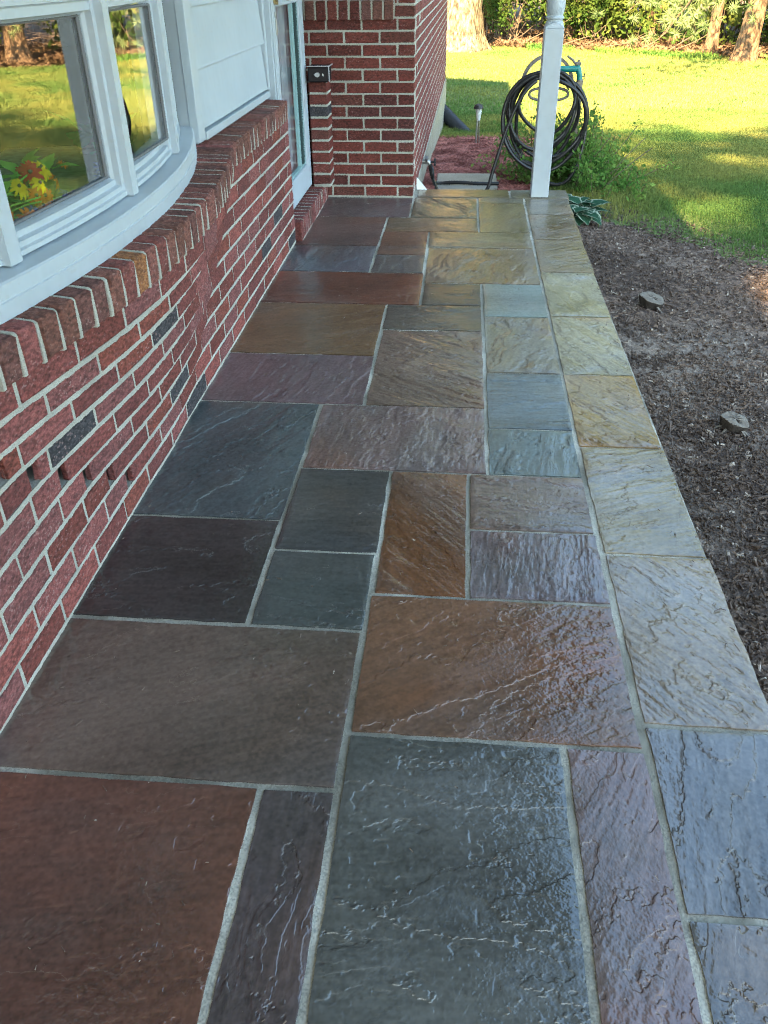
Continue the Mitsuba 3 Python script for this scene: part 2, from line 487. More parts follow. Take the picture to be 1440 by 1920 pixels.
def pine_c(p, n, uv):
    return mix((0.05, 0.032, 0.022), (0.24, 0.155, 0.095), smoothstep(0.22, 0.78, fbm(p.x * 30, p.y * 30, p.z * 12, 4)))


mat('oak_bark', bump(lambda p, n, uv: 0.05 * fbm(p.x * 18, p.y * 18, p.z * 6, 3), rough(proc(bark_c), 0.9, 0.2), 3e-3))
mat('pine_bark', bump(lambda p, n, uv: 0.05 * fbm(p.x * 22, p.y * 22, p.z * 8, 3), rough(proc(pine_c), 0.9, 0.2), 3e-3))
mat('twig', rough((0.13, 0.095, 0.065), 0.8))


def hosta_c(p, n, uv):
    edge = smoothstep(0.70, 0.90, dr.abs(uv.x * 2 - 1) + 0.10 * (noise(uv.y * 14, uv.x * 6, p.z * 40) - 0.5))
    g = mix((0.030, 0.085, 0.050), (0.055, 0.13, 0.075), noise(uv.x * 40, p.z * 30))
    return mix(g, (0.42, 0.48, 0.36), edge)


leafmat('hosta_leaf', hosta_c, 0.4, 0.35)
for nm, c in (('petal_yellow', (0.75, 0.62, 0.03)), ('petal_orange', (0.75, 0.20, 0.03)), ('petal_red', (0.5, 0.04, 0.04)), ('petal_violet', (0.10, 0.09, 0.30)), ('silk_leaf', (0.26, 0.55, 0.10)), ('silk_leaf_dark', (0.03, 0.11, 0.04))):
    leafmat(nm, c, 0.6, 0.5)
mat('planter', rough((0.09, 0.055, 0.035), 0.6))
mat('white_card', rough((0.75, 0.78, 0.76), 0.5))

# ------------------------------------------------------------------ patio
U = 1.3
patio = 'patio'
PX1 = 0.700


def patio_base():
    xs, ys = np.arange(-0.91, 0.6875, 0.0125), np.arange(-0.78, 5.906, 0.0125)
    X, Y = np.meshgrid(xs, ys)
    Z = -0.0012 + 0.003 * (meshkit.fbm(np.stack([X * 30, Y * 30, 0 * X], -1), 2, 1) - 0.5)
    for q in SLABS:
        Z = np.where((X > q[0] * U + .022) & (X < q[1] * U - .022) & (Y > q[2] * U + .022) & (Y < q[3] * U - .022), -.02, Z)
    V, F = grid_mesh(X, Y, Z)
    keep = ~((V[F].mean(1)[:, 0] < -0.315) & (V[F].mean(1)[:, 1] > 5.66))
    top = trimesh.Trimesh(V, F[keep], process=False)
    return cat([top, box(-0.91, 0.662, -0.76, 5.64, -0.32, -0.03), box(-0.29, 0.662, 5.641, 5.878, -0.32, -0.031)])


scene[patio] = mikit.ply(patio_base(), 'joint_mortar', smooth=False)
tag(patio, kind='structure', label='wet flagstone porch floor with pale mortar joints')


def slab(k, s):
    x0, x1, y0, y1, c, ang, led, stk = s
    g = 0.0066 if y0 > 1.2 else 0.0082
    r = np.random.default_rng(100 + k)
    edge = x0 > 0.24
    X0, X1, Y0, Y1 = x0 * U + g, x1 * U - (0 if edge and x1 > .5 else g), y0 * U + g * .85, y1 * U - g * .85
    if y1 > 4.54:
        Y1 = y1 * U
    st = .0042 if y0 < 1.15 and y1 > .3 else .0052 if y0 < 2 and y1 > .3 else .0056 if y1 > .3 else .02
    nx, ny = max(6, int((X1 - X0) / st)), max(6, int((Y1 - Y0) / st))
    a, b = np.meshgrid(np.linspace(0, 1, nx), np.linspace(0, 1, ny))
    X, Y = X0 + (X1 - X0) * a, Y0 + (Y1 - Y0) * b
    # chipped, slightly wandering edges
    f = lambda t, sd: (meshkit.fbm(np.stack([t * 16, 0 * t + k, 0 * t + sd], -1), 4, sd) - 0.5)
    amp = 0.0055
    ea, eb = (X - X0) / .06, (Y - Y0) / .06
    fa, fb = (X1 - X) / .06, (Y1 - Y) / .06
    X, Y = (X + amp * (f(Y, 1) * np.clip(1 - ea, 0, 1) + f(Y, 2) * np.clip(1 - fa, 0, 1)),
            Y + amp * (f(X, 3) * np.clip(1 - eb, 0, 1) + f(X, 4) * np.clip(1 - fb, 0, 1)))
    t = math.radians(ang)
    cx, cy = X - (X0 + X1) / 2, Y - (Y0 + Y1) / 2
    uu, vv = cx * math.cos(t) + cy * math.sin(t), -cx * math.sin(t) + cy * math.cos(t)
    q = ledges(uu, vv, k, led, stk, max(.004, st))
    q = q - np.median(q) + .004 * (meshkit.fbm(np.stack([X * 4, Y * 4, 0 * X + k], -1), 2, 5) - .5)
    q = np.clip(q, -.0065, .009)
    Z = 0.0040 + (.38 if y0 < 1.3 else .55 if y0 < 2 else .75) * q + (a - .5) * r.uniform(-.003, .003) + (b - .5) * r.uniform(-.003, .003)
    rim = np.minimum(np.minimum(X - X.min(), X.max() - X), np.minimum(Y - Y.min(), Y.max() - Y))
    pull = np.exp(-rim / .010)
    Z = Z * (1 - pull) + (.0022 + .25 * (Z - .0022)) * pull
    V, F = grid_mesh(X, Y, Z)
    n = len(V)
    i = np.arange(n).reshape(ny, nx)
    loop = np.concatenate([i[0, :-1], i[:-1, -1], i[-1, :0:-1], i[:0:-1, 0]])
    low = V[loop].copy()
    low[:, 2] = -0.045 if edge or y1 > 4.5 else -0.02
    m = len(loop)
    V = np.vstack([V, V[loop], low])
    j = np.arange(m)
    jn = (j + 1) % m
    F = np.vstack([F, np.stack([n + j, n + m + j, n + m + jn], 1), np.stack([n + j, n + m + jn, n + jn], 1)])
    uu = np.concatenate([uu.ravel(), uu.ravel()[loop], uu.ravel()[loop] + .03]) + 5
    vv = np.concatenate([vv.ravel(), vv.ravel()[loop], vv.ravel()[loop] + .03]) + 3
    obj('flagstone', (V, F), 'stone_slab', patio, smooth=True, uv=np.stack([10 * k + uu, vv], 1))


for k, s in enumerate(SLABS):
    slab(k, s)

# ------------------------------------------------------------------ house
house = thing('house', 'red brick house with white bow window, white siding and storm door along the porch', 'house')
rb = np.random.default_rng(5)


def xw(y):
    return -0.885 - 0.005 * (np.asarray(y, float) - 1.0)


Y0B = 2.24


def corbel(y, z):
    """Outward bulge of the brick course that starts at height z: a flat arc, wider for each higher course."""
    a = 0.18 + 1.62 * z
    af = np.where(np.asarray(y) > Y0B, a * 0.95, a)
    b = a * a / (2 * 5.16)
    e = np.clip(1 - ((np.asarray(y, float) - Y0B) / af) ** 2, 0, None)
    return b * np.where(np.asarray(y) < Y0B, e ** 1.7, e)


def xf(y, z):
    return xw(y) + corbel(y, z)


def put_brick(parent, name, A, B, z0, z1, depth, pal, bev=0.0026, jit=0.0013, out=None):
    """A brick between plan points A and B on the face; its outside lies to the right of A -> B unless out is given."""
    A, B = np.asarray(A, float), np.asarray(B, float)
    d = B - A
    L = np.linalg.norm(d)
    d /= L
    nrm = np.array([d[1], -d[0]]) if out is None else np.asarray(out, float)
    R = np.stack([[d[0], d[1], 0], [nrm[0], nrm[1], 0], [0, 0, 1]], 1)
    pr = rb.uniform(-0.0009, 0.0014)
    c2 = (A + B) / 2 - nrm * (depth / 2 - pr)
    c = np.array([c2[0], c2[1], (z0 + z1) / 2])
    m = bevbox(c, R, np.array([L, depth, z1 - z0]) / 2, bev)
    loc = (m.vertices - c) @ R
    m.vertices += rb.normal(0, jit, m.vertices.shape) * 0.8
    u = loc[:, 0] + 0.6 * loc[:, 1] + 2.0 + rb.uniform(0, 4)
    v = loc[:, 2] + 0.8 * loc[:, 1]
    return obj(name, m, 'brick', parent, uv=np.stack([10 * pal + u, v], 1))


COURSE = 0.0703
JOINT = 0.0115
BL = 0.2135
wall = house + '__front_wall'
blacks = [(1.52, .40), (2.19, .437), (2.315, .195), (2.58, .025), (4.12, .25), (3.84, .195), (4.46, .02)]
NEAR, FAR = 0.55, 4.60
mort_v, mort_f = [], []


def strip(P, Q):
    """Quads between two polylines of equal length."""
    n0 = sum(len(v) for v in mort_v)
    n = len(P)
    mort_v.append(np.vstack([P, Q]))
    i = np.arange(n - 1)
    mort_f.append(np.vstack([np.stack([n0 + i, n0 + i + 1, n0 + n + i + 1], 1), np.stack([n0 + i, n0 + n + i + 1, n0 + n + i], 1)]))


def face_pts(ys, z, zc, rec):
    return np.stack([xf(ys, zc) - rec, ys, np.full_like(ys, z)], 1)


for k in range(9):
    z0 = 0.007 + COURSE * k
    zc = z0 + COURSE / 2 if z0 > 0.01 else 0.02
    zb0, zb1 = z0 + JOINT / 2, z0 + COURSE - JOINT / 2
    yn, yf = Y0B - (0.18 + 1.62 * zc), Y0B + 0.95 * (0.18 + 1.62 * zc)
    hole = (yn, yn + 0.040) if 0.04 < zc < 0.56 else None
    cuts = [NEAR]
    off = (k % 2) * BL / 2
    y = NEAR - off
    ends = []
    # straight part before the corbel, the corbelled arc, straight part after it
    segs = []
    yy = NEAR - off
    bounds = [NEAR, yn, yf, FAR]
    for a, b in ((NEAR, yn), (yn + (0.040 if hole else 0), yf), (yf, FAR)):
        n0 = math.floor((a - (NEAR - off)) / BL)
        g = a
        while g < b - 1e-6:
            nx_ = NEAR - off + (math.floor((g - (NEAR - off)) / BL + 1e-6) + 1) * BL
            if nx_ > b - 0.045:
                nx_ = b
            if nx_ - g < 0.045 and nx_ < b:
                nx_ += BL
            nx_ = min(nx_, b)
            segs.append((g, nx_))
            g = nx_
    for (a, b) in segs:
        ya, yb = a + JOINT / 2, b - JOINT / 2
        if hole and abs(a - hole[1]) < 1e-6:
            ya = a
        if hole and abs(b - hole[0]) < 1e-6:
            yb = b
        if b >= FAR - 1e-6:
            yb = FAR
        pal = int(rb.choice([0, 1, 2, 3, 4, 5, 6, 7]))
        if any(ya < q[0] < yb and zb0 - .006 < q[1] < zb1 + .006 for q in blacks):
            pal = 8
        thin_ = hole and (abs(a - hole[1]) < 1e-6 or abs(b - hole[0]) < 1e-6)
        put_brick(wall, 'brick', (float(xf(ya, zc)), ya), (float(xf(yb, zc)), yb), zb0, zb1, .018 if thin_ else .092, pal)
    # mortar: flush in the head joints and set back behind the bricks, with a gap at the weep hole
    spans = [(NEAR, FAR)] if not hole else [(NEAR, hole[0] - .001), (hole[1] + .001, FAR)]
    for a, b in spans:
        jt = np.array([q[1] for q in segs if a < q[1] < b - .01])
        ys = np.unique(np.concatenate([np.arange(a, b, 0.03), [b]] + [jt + d for d in (-.0085, -.0055, 0, .0055, .0085)]))
        ys = ys[(ys >= a) & (ys <= b)]
        near_j = np.min(np.abs(ys[:, None] - jt[None]), 1) < .0062 if len(jt) else np.zeros(len(ys), bool)
        rec = np.where(near_j, .0012 + .0016 * meshkit.noise(np.stack([ys * 60, 0 * ys + k, 0 * ys], -1), 3), .009)
        P, Q = face_pts(ys, zb0 - .001, zc, 0), face_pts(ys, zb1 + .001, zc, 0)
        P[:, 0] -= rec
        Q[:, 0] -= rec
        strip(P, Q)
    ys = np.arange(NEAR, FAR + .01, 0.012)
    ys[-1] = min(ys[-1], FAR)
    w1 = 0.0022 * (meshkit.noise(np.stack([ys * 90, 0 * ys + k, 0 * ys], -1), 4) - .5)
    P, Q = face_pts(ys, z0 - JOINT / 2, zc, .0012), face_pts(ys, zb0 + .001, zc, .0012)
    # on the far flank of the corbel the bed is pointed back to the course below
    wf = np.clip(np.clip((ys - 2.0) / 1.2, 0, .36) + np.clip((ys - 2.5) / .4, 0, .64), 0, 1) * (ys < yf + .3)
    lowx = np.minimum(xf(ys, max(zc - COURSE, .02)) - .0018, P[:, 0])
    P[:, 0] = P[:, 0] * (1 - wf) + lowx * wf
    Q[:, 0] = P[:, 0]
    P[:, 0] += w1
    Q[:, 0] += w1
    P[:, 2] += .003 * (meshkit.noise(np.stack([ys * 70, 0 * ys + k, 0 * ys], -1), 5) - .5)
    strip(P, Q)
    # underside of the bed where the course stands proud of the one below, and the bed through the depth of the wall
    for z_, src in ((None, P), (zb0, face_pts(ys, zb0, zc, .004))):
        back = np.stack([xw(ys) - 0.10, ys, src[:, 2] if z_ is None else np.full_like(ys, z_)], 1)
        strip(src, back)
core = trimesh.Trimesh(np.vstack(mort_v), np.vstack(mort_f), process=False)
core = cat([core, box(-1.13, -1.03, NEAR, FAR - .004, -0.1, 0.60), box(-1.03, -0.905, FAR - .09, FAR - .005, 0, .64)])
scene[wall] = mikit.ply(core, 'brick_mortar')
tag(wall, label='low red brick wall corbelled out under the bow window')

# bricks on edge that cap the low wall
ZC0, ZC1 = 0.634, 0.722
capm = []


def capx(y):
    return xw(y) + corbel(y, 0.62) + 0.013


pitch = 0.0672
# walk along the arc
ys = np.linspace(NEAR, FAR + 0.02, 4000)
xs = capx(ys)
arc = np.concatenate([[0], np.cumsum(np.hypot(np.diff(xs), np.diff(ys)))])
ncap = int(arc[-1] / pitch)
for i in range(ncap):
    a, b = i * pitch + .0052, (i + 1) * pitch - .0052
    ya, yb = np.interp(a, arc, ys), np.interp(b, arc, ys)
    A, B = np.array([capx(ya), ya]), np.array([capx(yb), yb])
    dd = (B - A) / np.linalg.norm(B - A)
    nr = np.array([dd[1], -dd[0]])
    R = np.stack([[dd[0], dd[1], 0], [nr[0], nr[1], 0], [0, 0, 1]], 1)
    R = R @ trimesh.transformations.rotation_matrix(-0.05, (1, 0, 0))[:3, :3]
    L = 0.20
    c2 = (A + B) / 2 - nr * (L / 2 + rb.uniform(-.003, .003))
    c = np.array([c2[0], c2[1], (ZC0 + ZC1) / 2 + .004 + rb.uniform(-.002, .002)])
    m = bevbox(c, R, np.array([b - a, L, ZC1 - ZC0]) / 2, .005)
    loc = (m.vertices - c) @ R
    m.vertices += rb.normal(0, .0011, m.vertices.shape)
    ym = (ya + yb) / 2
    pal = 14 if abs(ym - 1.93) < .034 else int(rb.choice([9, 10, 11, 12, 13, 2, 5], p=[.2, .2, .18, .18, .14, .05, .05]))
    u = loc[:, 0] + 0.6 * loc[:, 1] + 2.0 + rb.uniform(0, 4)
    obj('cap_brick', m, 'brick', wall, uv=np.stack([10 * pal + u, loc[:, 2] + .8 * loc[:, 1]], 1))
# mortar between the cap bricks: a swept block slightly inside their faces
sj = np.arange(1, ncap) * pitch
ss = np.unique(np.concatenate([[.002, arc[-1] - .001]] + [sj + d for d in (-.0075, -.0048, 0, .0048, .0075)]))
inj = np.min(np.abs(ss[:, None] - sj[None]), 1) < .0055
ys_ = ys
ys = np.interp(ss, arc, ys_)
dxy = np.interp(ys, ys_, np.gradient(capx(ys_), ys_))
nn = np.stack([np.ones_like(ys), -dxy], 1)
nn /= np.linalg.norm(nn, axis=1, keepdims=True)
prof = [(-.19, ZC1 + .0060), (-.10, ZC1 + .0015), (-.010, ZC1 - .0025), (-.0035, ZC1 - .0075), (-.0018, ZC0 + .03), (-.002, ZC0 - .002), (-.19, ZC0 - .002)]
V = []
for d, z in prof:
    w = .0018 * (meshkit.noise(np.stack([ys * 80, 0 * ys + z * 50, 0 * ys], -1), 6) - .5) - np.where(inj, 0, .012)
    V.append(np.stack([capx(ys) + nn[:, 0] * (d + w), ys + nn[:, 1] * (d + w), z + (w if z > ZC0 + .05 else 0 * w)], 1))
V = np.array(V)
m = V.shape[1]
Vv = V.reshape(-1, 3)
idx = np.arange(len(Vv)).reshape(V.shape[:2])
F = []
for a in range(len(prof)):
    b = (a + 1) % len(prof)
    F += [np.stack([idx[a, :-1], idx[b, :-1], idx[b, 1:]], 1), np.stack([idx[a, :-1], idx[b, 1:], idx[a, 1:]], 1)]
scene[wall + '__cap_mortar'] = mikit.ply((Vv, np.vstack(F)), 'brick_mortar', smooth=35)

# --- bow window
bow = house + '__bow_window'
AX, AY, AR = -0.812, 2.12, 3.6


def arcp(y, n=0.0):
    """Plan point on the arc of the sill at parameter y, moved n outwards."""
    t = np.arcsin(np.clip((np.asarray(y) - AY) / AR, -1, 1))
    r = AR + n
    return np.stack([AX - AR + r * np.cos(t), AY + r * np.sin(t)], -1)


def sweep(prof, y0, y1, step=0.03):
    ys = np.linspace(y0, y1, max(2, int((y1 - y0) / step)))
    V = []
    for n, z in prof:
        q = arcp(ys, n)
        V.append(np.column_stack([q, np.full(len(ys), z)]))
    V = np.array(V)
    idx = np.arange(V.shape[0] * V.shape[1]).reshape(V.shape[:2])
    F = []
    for a in range(len(prof)):
        b = (a + 1) % len(prof)
        F += [np.stack([idx[a, :-1], idx[b, :-1], idx[b, 1:]], 1), np.stack([idx[a, :-1], idx[b, 1:], idx[a, 1:]], 1)]
    F = np.vstack(F)
    c0, c1 = idx[:, 0], idx[:, -1]
    for q, w in ((c0, 1), (c1, -1)):
        for a in range(1, len(prof) - 1):
            F = np.vstack([F, [(q[0], q[a], q[a + 1])[::w]]])
    return trimesh.Trimesh(V.reshape(-1, 3), F, process=False)


YB0, YB1 = 0.90, 3.29
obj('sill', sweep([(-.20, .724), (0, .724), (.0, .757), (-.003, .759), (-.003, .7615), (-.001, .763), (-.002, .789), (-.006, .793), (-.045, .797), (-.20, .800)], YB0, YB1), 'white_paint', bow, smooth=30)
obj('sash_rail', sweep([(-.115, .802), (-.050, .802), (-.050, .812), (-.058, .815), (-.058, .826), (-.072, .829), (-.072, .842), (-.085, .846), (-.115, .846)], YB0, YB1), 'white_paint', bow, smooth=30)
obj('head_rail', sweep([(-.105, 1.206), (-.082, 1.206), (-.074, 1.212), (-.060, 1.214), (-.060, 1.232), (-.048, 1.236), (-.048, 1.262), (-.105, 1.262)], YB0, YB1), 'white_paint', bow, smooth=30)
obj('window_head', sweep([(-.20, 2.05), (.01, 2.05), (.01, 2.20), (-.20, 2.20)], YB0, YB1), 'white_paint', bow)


def mullion(y, prof, name='mullion', z0=.80, z1=2.05):
    t = math.asin((y - AY) / AR)
    pts = []
    for s, n in prof:
        base = arcp(y, n)
        pts.append((base[0] - s * math.sin(t), base[1] + s * math.cos(t)))
    obj(name, extr(pts, z0, z1), 'white_paint', bow)


MP = [(-.036, -.105), (-.036, -.082), (-.030, -.074), (-.030, -.058), (-.020, -.054), (-.020, -.034), (.020, -.034), (.020, -.054), (.030, -.058), (.030, -.074), (.036, -.082), (.036, -.105)]
MY = [1.00, 1.585, 2.195]
for y in MY:
    mullion(y, MP)
mullion(2.765, [(-.045, -.105), (-.045, -.082), (-.036, -.074), (-.036, -.055), (-.022, -.05), (-.022, -.032), (.030, -.032), (.030, -.05), (.048, -.055), (.048, -.062), (.085, -.066), (.085, -.105)], 'corner_post')
mullion(3.00, [(-.16, -.15), (-.16, -.088), (-.14, -.080), (-.03, -.080), (-.028, -.074), (-.018, -.074), (-.016, -.080), (.20, -.080), (.24, -.06), (.24, -.15)], 'end_panel', z0=.79)
for a, b in zip(MY, MY[1:] + [2.765]):
    k_out = .034 if b > 2.7 else 0
    p0, p1 = arcp(a, -.092), arcp(b, -.092 + k_out)
    for z0, z1 in ((.83, 1.22), (1.24, 2.06)):
        V = np.array([[*p0, z0], [*p1, z0], [*p1, z1], [*p0, z1]])
        obj('pane', (V, np.array([[0, 1, 2], [0, 2, 3]])), 'pane_glass', bow)
    # dark glazing bead around the lower light
    q0, q1 = arcp(a + .037, -.090), arcp(b - .041, -.090 + k_out)
    bead = [tube([[*q0, .848], [*q1, .848]], .004, 6), tube([[*q0, 1.204], [*q1, 1.204]], .004, 6), tube([[*q0, .848], [*q0, 1.204]], .004, 6), tube([[*q1, .848], [*q1, 1.204]], .005, 6)]
    obj('glazing_bead', cat(bead), 'glazing_seal', bow)

# --- siding between window and door, and beyond the window towards the camera
sid = house + '__siding'
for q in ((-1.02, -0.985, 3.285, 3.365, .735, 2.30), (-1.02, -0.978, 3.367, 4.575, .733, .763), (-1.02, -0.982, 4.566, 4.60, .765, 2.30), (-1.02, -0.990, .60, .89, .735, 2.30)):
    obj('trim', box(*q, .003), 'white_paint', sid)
for k in range(8):
    z0 = .772 + .2 * k
    r = np.random.default_rng(k)
    V = []
    ysd = np.linspace(3.372, 4.556, 13)
    for y in ysd:
        t = (y - 3.372) / 1.184
        e = max(0, (t - .85) / .15)
        cut = -0.012 * e * 0
        for n, z in ((-1.006, z0 + .205), (-0.992, z0 + .012), (-0.988, z0 + .002), (-0.990, z0), (-1.004, z0)):
            V.append((n + .001 * math.sin(y * 7 + k) + .004 * e * e * (1 - (z - z0) / .2), y, z))
    V = np.array(V).reshape(13, 5, 3)
    vv, ff = grid_mesh(V[..., 0], V[..., 1], V[..., 2])
    obj('board', (vv, ff), 'white_siding', sid, smooth=25)
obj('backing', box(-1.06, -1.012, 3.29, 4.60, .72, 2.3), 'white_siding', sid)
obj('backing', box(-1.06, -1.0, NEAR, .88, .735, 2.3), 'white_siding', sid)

# --- storm door
door = house + '__storm_door'
DX = -0.945
scene[door + '__frame'] = mikit.ply(cat([
    box(DX - .05, DX - .012, 4.603, 4.622, .115, 2.12, .002), box(DX - .05, DX - .004, 4.624, 4.640, .115, 2.12, .002),     # jamb steps
    box(DX - .045, DX, 4.642, 4.690, .122, 2.10, .003), box(DX - .045, DX, 5.345, 5.475, .122, 2.10, .004),
    box(DX - .045, DX, 4.691, 5.344, .122, .268, .004), box(DX - .045, DX, 4.691, 5.344, 1.118, 1.235, .004), box(DX - .045, DX, 4.691, 5.344, 2.0, 2.10, .004),
    box(DX - .05, DX - .01, 5.478, 5.50, .115, 2.12, .002)]), 'white_paint')
obj('glass_track', cat([box(DX - .030, DX - .010, 5.285, 5.343, .270, 1.116, .002), box(DX - .034, DX - .014, 5.195, 5.232, .270, 1.116, .002), box(DX - .030, DX - .010, 4.692, 5.284, .269, .284, .002)]), 'tinted_door_track', door)
obj('seal', cat([box(DX - .028, DX - .006, 5.262, 5.283, .285, 1.116), box(DX - .028, DX - .008, 5.310, 5.316, .285, 1.117)]), 'green_seal', door)
for z0, z1 in ((.27, 1.117), (1.237, 1.998)):
    V = np.array([[DX - .024, 4.691, z0], [DX - .024, 5.344, z0], [DX - .024, 5.344, z1], [DX - .024, 4.691, z1]])
    obj('pane', (V, np.array([[0, 1, 2], [0, 2, 3]])), 'door_glass', door)
lk = cat([box(DX, DX + .010, 4.648, 4.685, 1.13, 1.20, .003), tube([(DX + .008, 4.664, 1.16), (DX + .045, 4.664, 1.158), (DX + .055, 4.70, 1.156), (DX + .052, 4.77, 1.15)], .008, 8),
          tube([(DX + .008, 4.664, 1.14), (DX + .020, 4.664, 1.138)], .010, 10)])
obj('handle', lk, 'brass', door, smooth=40)
obj('latch', cat([box(DX, DX + .008, 4.652, 4.668, 1.075, 1.10, .002), tube([(DX + .005, 4.66, 1.07), (DX + .006, 4.661, 1.03), (DX + .004, 4.662, 1.0)], .0035, 6)]), 'steel', door, smooth=40)
# inner door, green-grey in the shade behind the glass
obj('inner_door', cat([box(DX - .10, DX - .065, 4.60, 5.02, .10, 2.1, .004), box(DX - .10, DX - .06, 5.03, 5.47, .10, 2.1, .004)]), 'white_paint', door)

# --- bricks on edge under the door
step = house + '__door_step'
for i in range(14):
    ya = 4.612 + i * .0722
    put_brick(step, 'step_brick', (-.868, ya + .0055), (-.868, ya + .0667), 0.004, .108, .16, int(rb.choice([0, 1, 3, 5, 12, 13])), bev=.006)
scene[step + '__mortar'] = mikit.ply(box(-1.03, -.8705, 4.632, 5.64, -.01, .1055, .006), 'brick_mortar')

# --- pier of single bricks at the right jamb, with the dark box on top
pier = house + '__pier'
PYF = 5.47
for k in range(9):
    z0 = .112 + .0655 * k
    put_brick(pier, 'brick', (-.935, PYF), (-.824, PYF), z0 + .011, z0 + .0655, .17, 8 if k == 6 else int(rb.choice([15, 16, 17, 18])), bev=.004)
scene[pier + '__mortar'] = mikit.ply(box(-.932, -.8262, PYF + .003, 5.645, .105, .703, .002), 'brick_mortar')

# --- wing: front wall that faces the camera, side wall that runs away
wing = house + '__wing_wall'
WX, WY, WY1 = -0.310, 5.65, 12.3
ang = math.atan2(0.055, WY1 - WY)


def sx(y):
    return WX + (np.asarray(y) - WY) * math.tan(ang)


WC = 0.0676
put = 0
for k in range(19):
    z0 = 0.004 + WC * k
    zb0, zb1 = z0 + .011, z0 + WC
    if zb1 > 1.28:
        break
    x = WX
    first = True
    while x > -1.02:
        L = (.096 if (k % 2 == 0) else .2025) if first else .2025
        first = False
        xa = max(x - L, -1.04)
        win = z0 > 1.0 and xa < -.43
        if z0 > 1.0:
            # right of the window sill only
            xa = max(xa, -.425)
            if x < -.42:
                break
        put_brick(wing, 'brick', (xa, WY), (x, WY), zb0, zb1, .09, int(rb.choice([15, 16, 17, 18, 19, 3, 6], p=[.24, .23, .23, .18, .12, 0, 0])), bev=.003)
        x = xa - .0112
# bricks of the side wall that are near enough to tell apart (returns), the rest as courses
side_far = []
for k in range(19):
    z0 = 0.004 + WC * k
    zb0, zb1 = z0 + .011, z0 + WC
    y = WY + (.205 if k % 2 == 0 else .096)
    y += .0112
    while y < WY1:
        yb = min(y + .2025, WY1)
        if y < WY + 0.55 and z0 < 1.15:
            put_brick(wing, 'brick', (float(sx(y)), y), (float(sx(yb)), yb), zb0, zb1, .05, int(rb.choice([2, 5, 0, 4])), bev=.003)
        else:
            side_far.append((y, yb, zb0, zb1))
        y = yb + .0112
for k in range(-8, 0):
    z0 = 0.004 + WC * k
    if z0 < -.46:
        continue
    y = 7.4 + (k % 2) * .1
V, F, UV = [], [], []
for (ya, yb, za, zb) in side_far:
    r0 = rb.uniform(-.0015, .0015)
    n = len(V)
    o = r0
    for yy, zz, d in ((ya + .003, za + .003, o), (yb - .003, za + .003, o), (yb - .003, zb - .003, o), (ya + .003, zb - .003, o), (ya, za, o - .0018), (yb, za, o - .0018), (yb, zb, o - .0018), (ya, zb, o - .0018), (ya, za, -.02), (yb, za, -.02), (yb, zb, -.02), (ya, zb, -.02)):
        V.append((float(sx(yy)) + d, yy, zz))
        UV.append((10 * 2 + 2 + yy % 3, zz))
    F += [(n, n + 1, n + 2), (n, n + 2, n + 3)]
    for r in (0, 4):
        for q in range(4):
            w = (q + 1) % 4
            F += [(n + r + q, n + r + 4 + q, n + r + 4 + w), (n + r + q, n + r + 4 + w, n + r + w)]
obj('brick_courses', (np.array(V), np.array(F)), 'brick', wing, uv=np.array(UV), kind='stuff')


def quadbox(p0, p1, p2, p3, z0, z1):
    return extr([p0, p1, p2, p3], z0, z1)


mcore = cat([box(-3.0, WX - .003, WY + .003, WY + .05, -.05, 2.6), extr([(WX - .0015, WY + .02), (float(sx(WY1)) - .0015, WY1), (float(sx(WY1)) - .2, WY1), (WX - .2, WY + .02)], -.01, 2.6),
             box(-6.0, float(sx(WY1)) - .21, WY1 - .1, WY1, -.6, 2.6)])
scene[wing] = mikit.ply(mcore, 'brick_mortar')
tag(wing, label='red brick wing wall at the end of the porch')
# grey parged foundation below the bricks of the side wall
obj('foundation', extr([(WX + .006, WY + .24), (float(sx(WY1)) + .012, WY1 + .01), (float(sx(WY1)) - .2, WY1 + .01), (WX - .2, WY + .24)], -.75, -.006), 'step_concrete', wing)
# window sill of bricks on edge
for i in range(8):
    xa = -.428 - (i + 1) * .0672
    put_brick(wing, 'sill_brick', (xa + .0055, WY - .022), (xa + .0617, WY - .022), 1.012, 1.112, .12, int(rb.choice([15, 16, 10, 12, 17])), bev=.005)
obj('sill_mortar', box(-.97, -.432, WY - .016, WY + .06, 1.014, 1.108, .003), 'brick_mortar', wing)
ww = house + '__wing_window'
scene[ww + '__frame'] = mikit.ply(cat([box(-.97, -.43, WY + .0, WY + .055, 1.118, 1.17, .003), box(-.97, -.93, WY + .0, WY + .055, 1.172, 2.1, .003), box(-.47, -.43, WY + .0, WY + .055, 1.172, 2.1, .003)]), 'white_paint')
# --- roofs and the rest of the shell (outside the frame; they shade the porch)
sh = house + '__roof'
scene[sh] = mikit.ply(cat([
    extr([(0, 0), (1, 0), (1, 1), (0, 1)], 0, .001).apply_transform(np.eye(4)) if False else box(-6.2, -.0, WY1 - .05, WY1 + .15, 2.6, 2.62),
    trimesh.Trimesh(*[np.array([(-.02, -6, 2.72), (-4.6, -6, 4.4), (-4.6, 12.6, 4.4), (-.02, 12.6, 2.72), (-9.2, -6, 2.72), (-9.2, 12.6, 2.72)]), np.array([(0, 1, 2), (0, 2, 3), (1, 4, 5), (1, 5, 2)])], process=False)]), 'roof_shingle')
obj('porch_ceiling', box(-1.0, 0.70, -6, 5.95, 2.47, 2.60), 'white_siding', house)
obj('porch_beam', box(.44, .60, -6, 5.90, 2.28, 2.465, .004), 'white_siding', house)
obj('gutter', box(.705, .79, -6, 5.95, 2.50, 2.60, .01), 'white_siding', house)
obj('gable', trimesh.Trimesh(np.array([(-.05, 12.3, 2.62), (-9.1, 12.3, 2.62), (-4.6, 12.3, 4.35)]), np.array([[0, 1, 2]]), process=False), 'white_siding', house)
room = house + '__room'
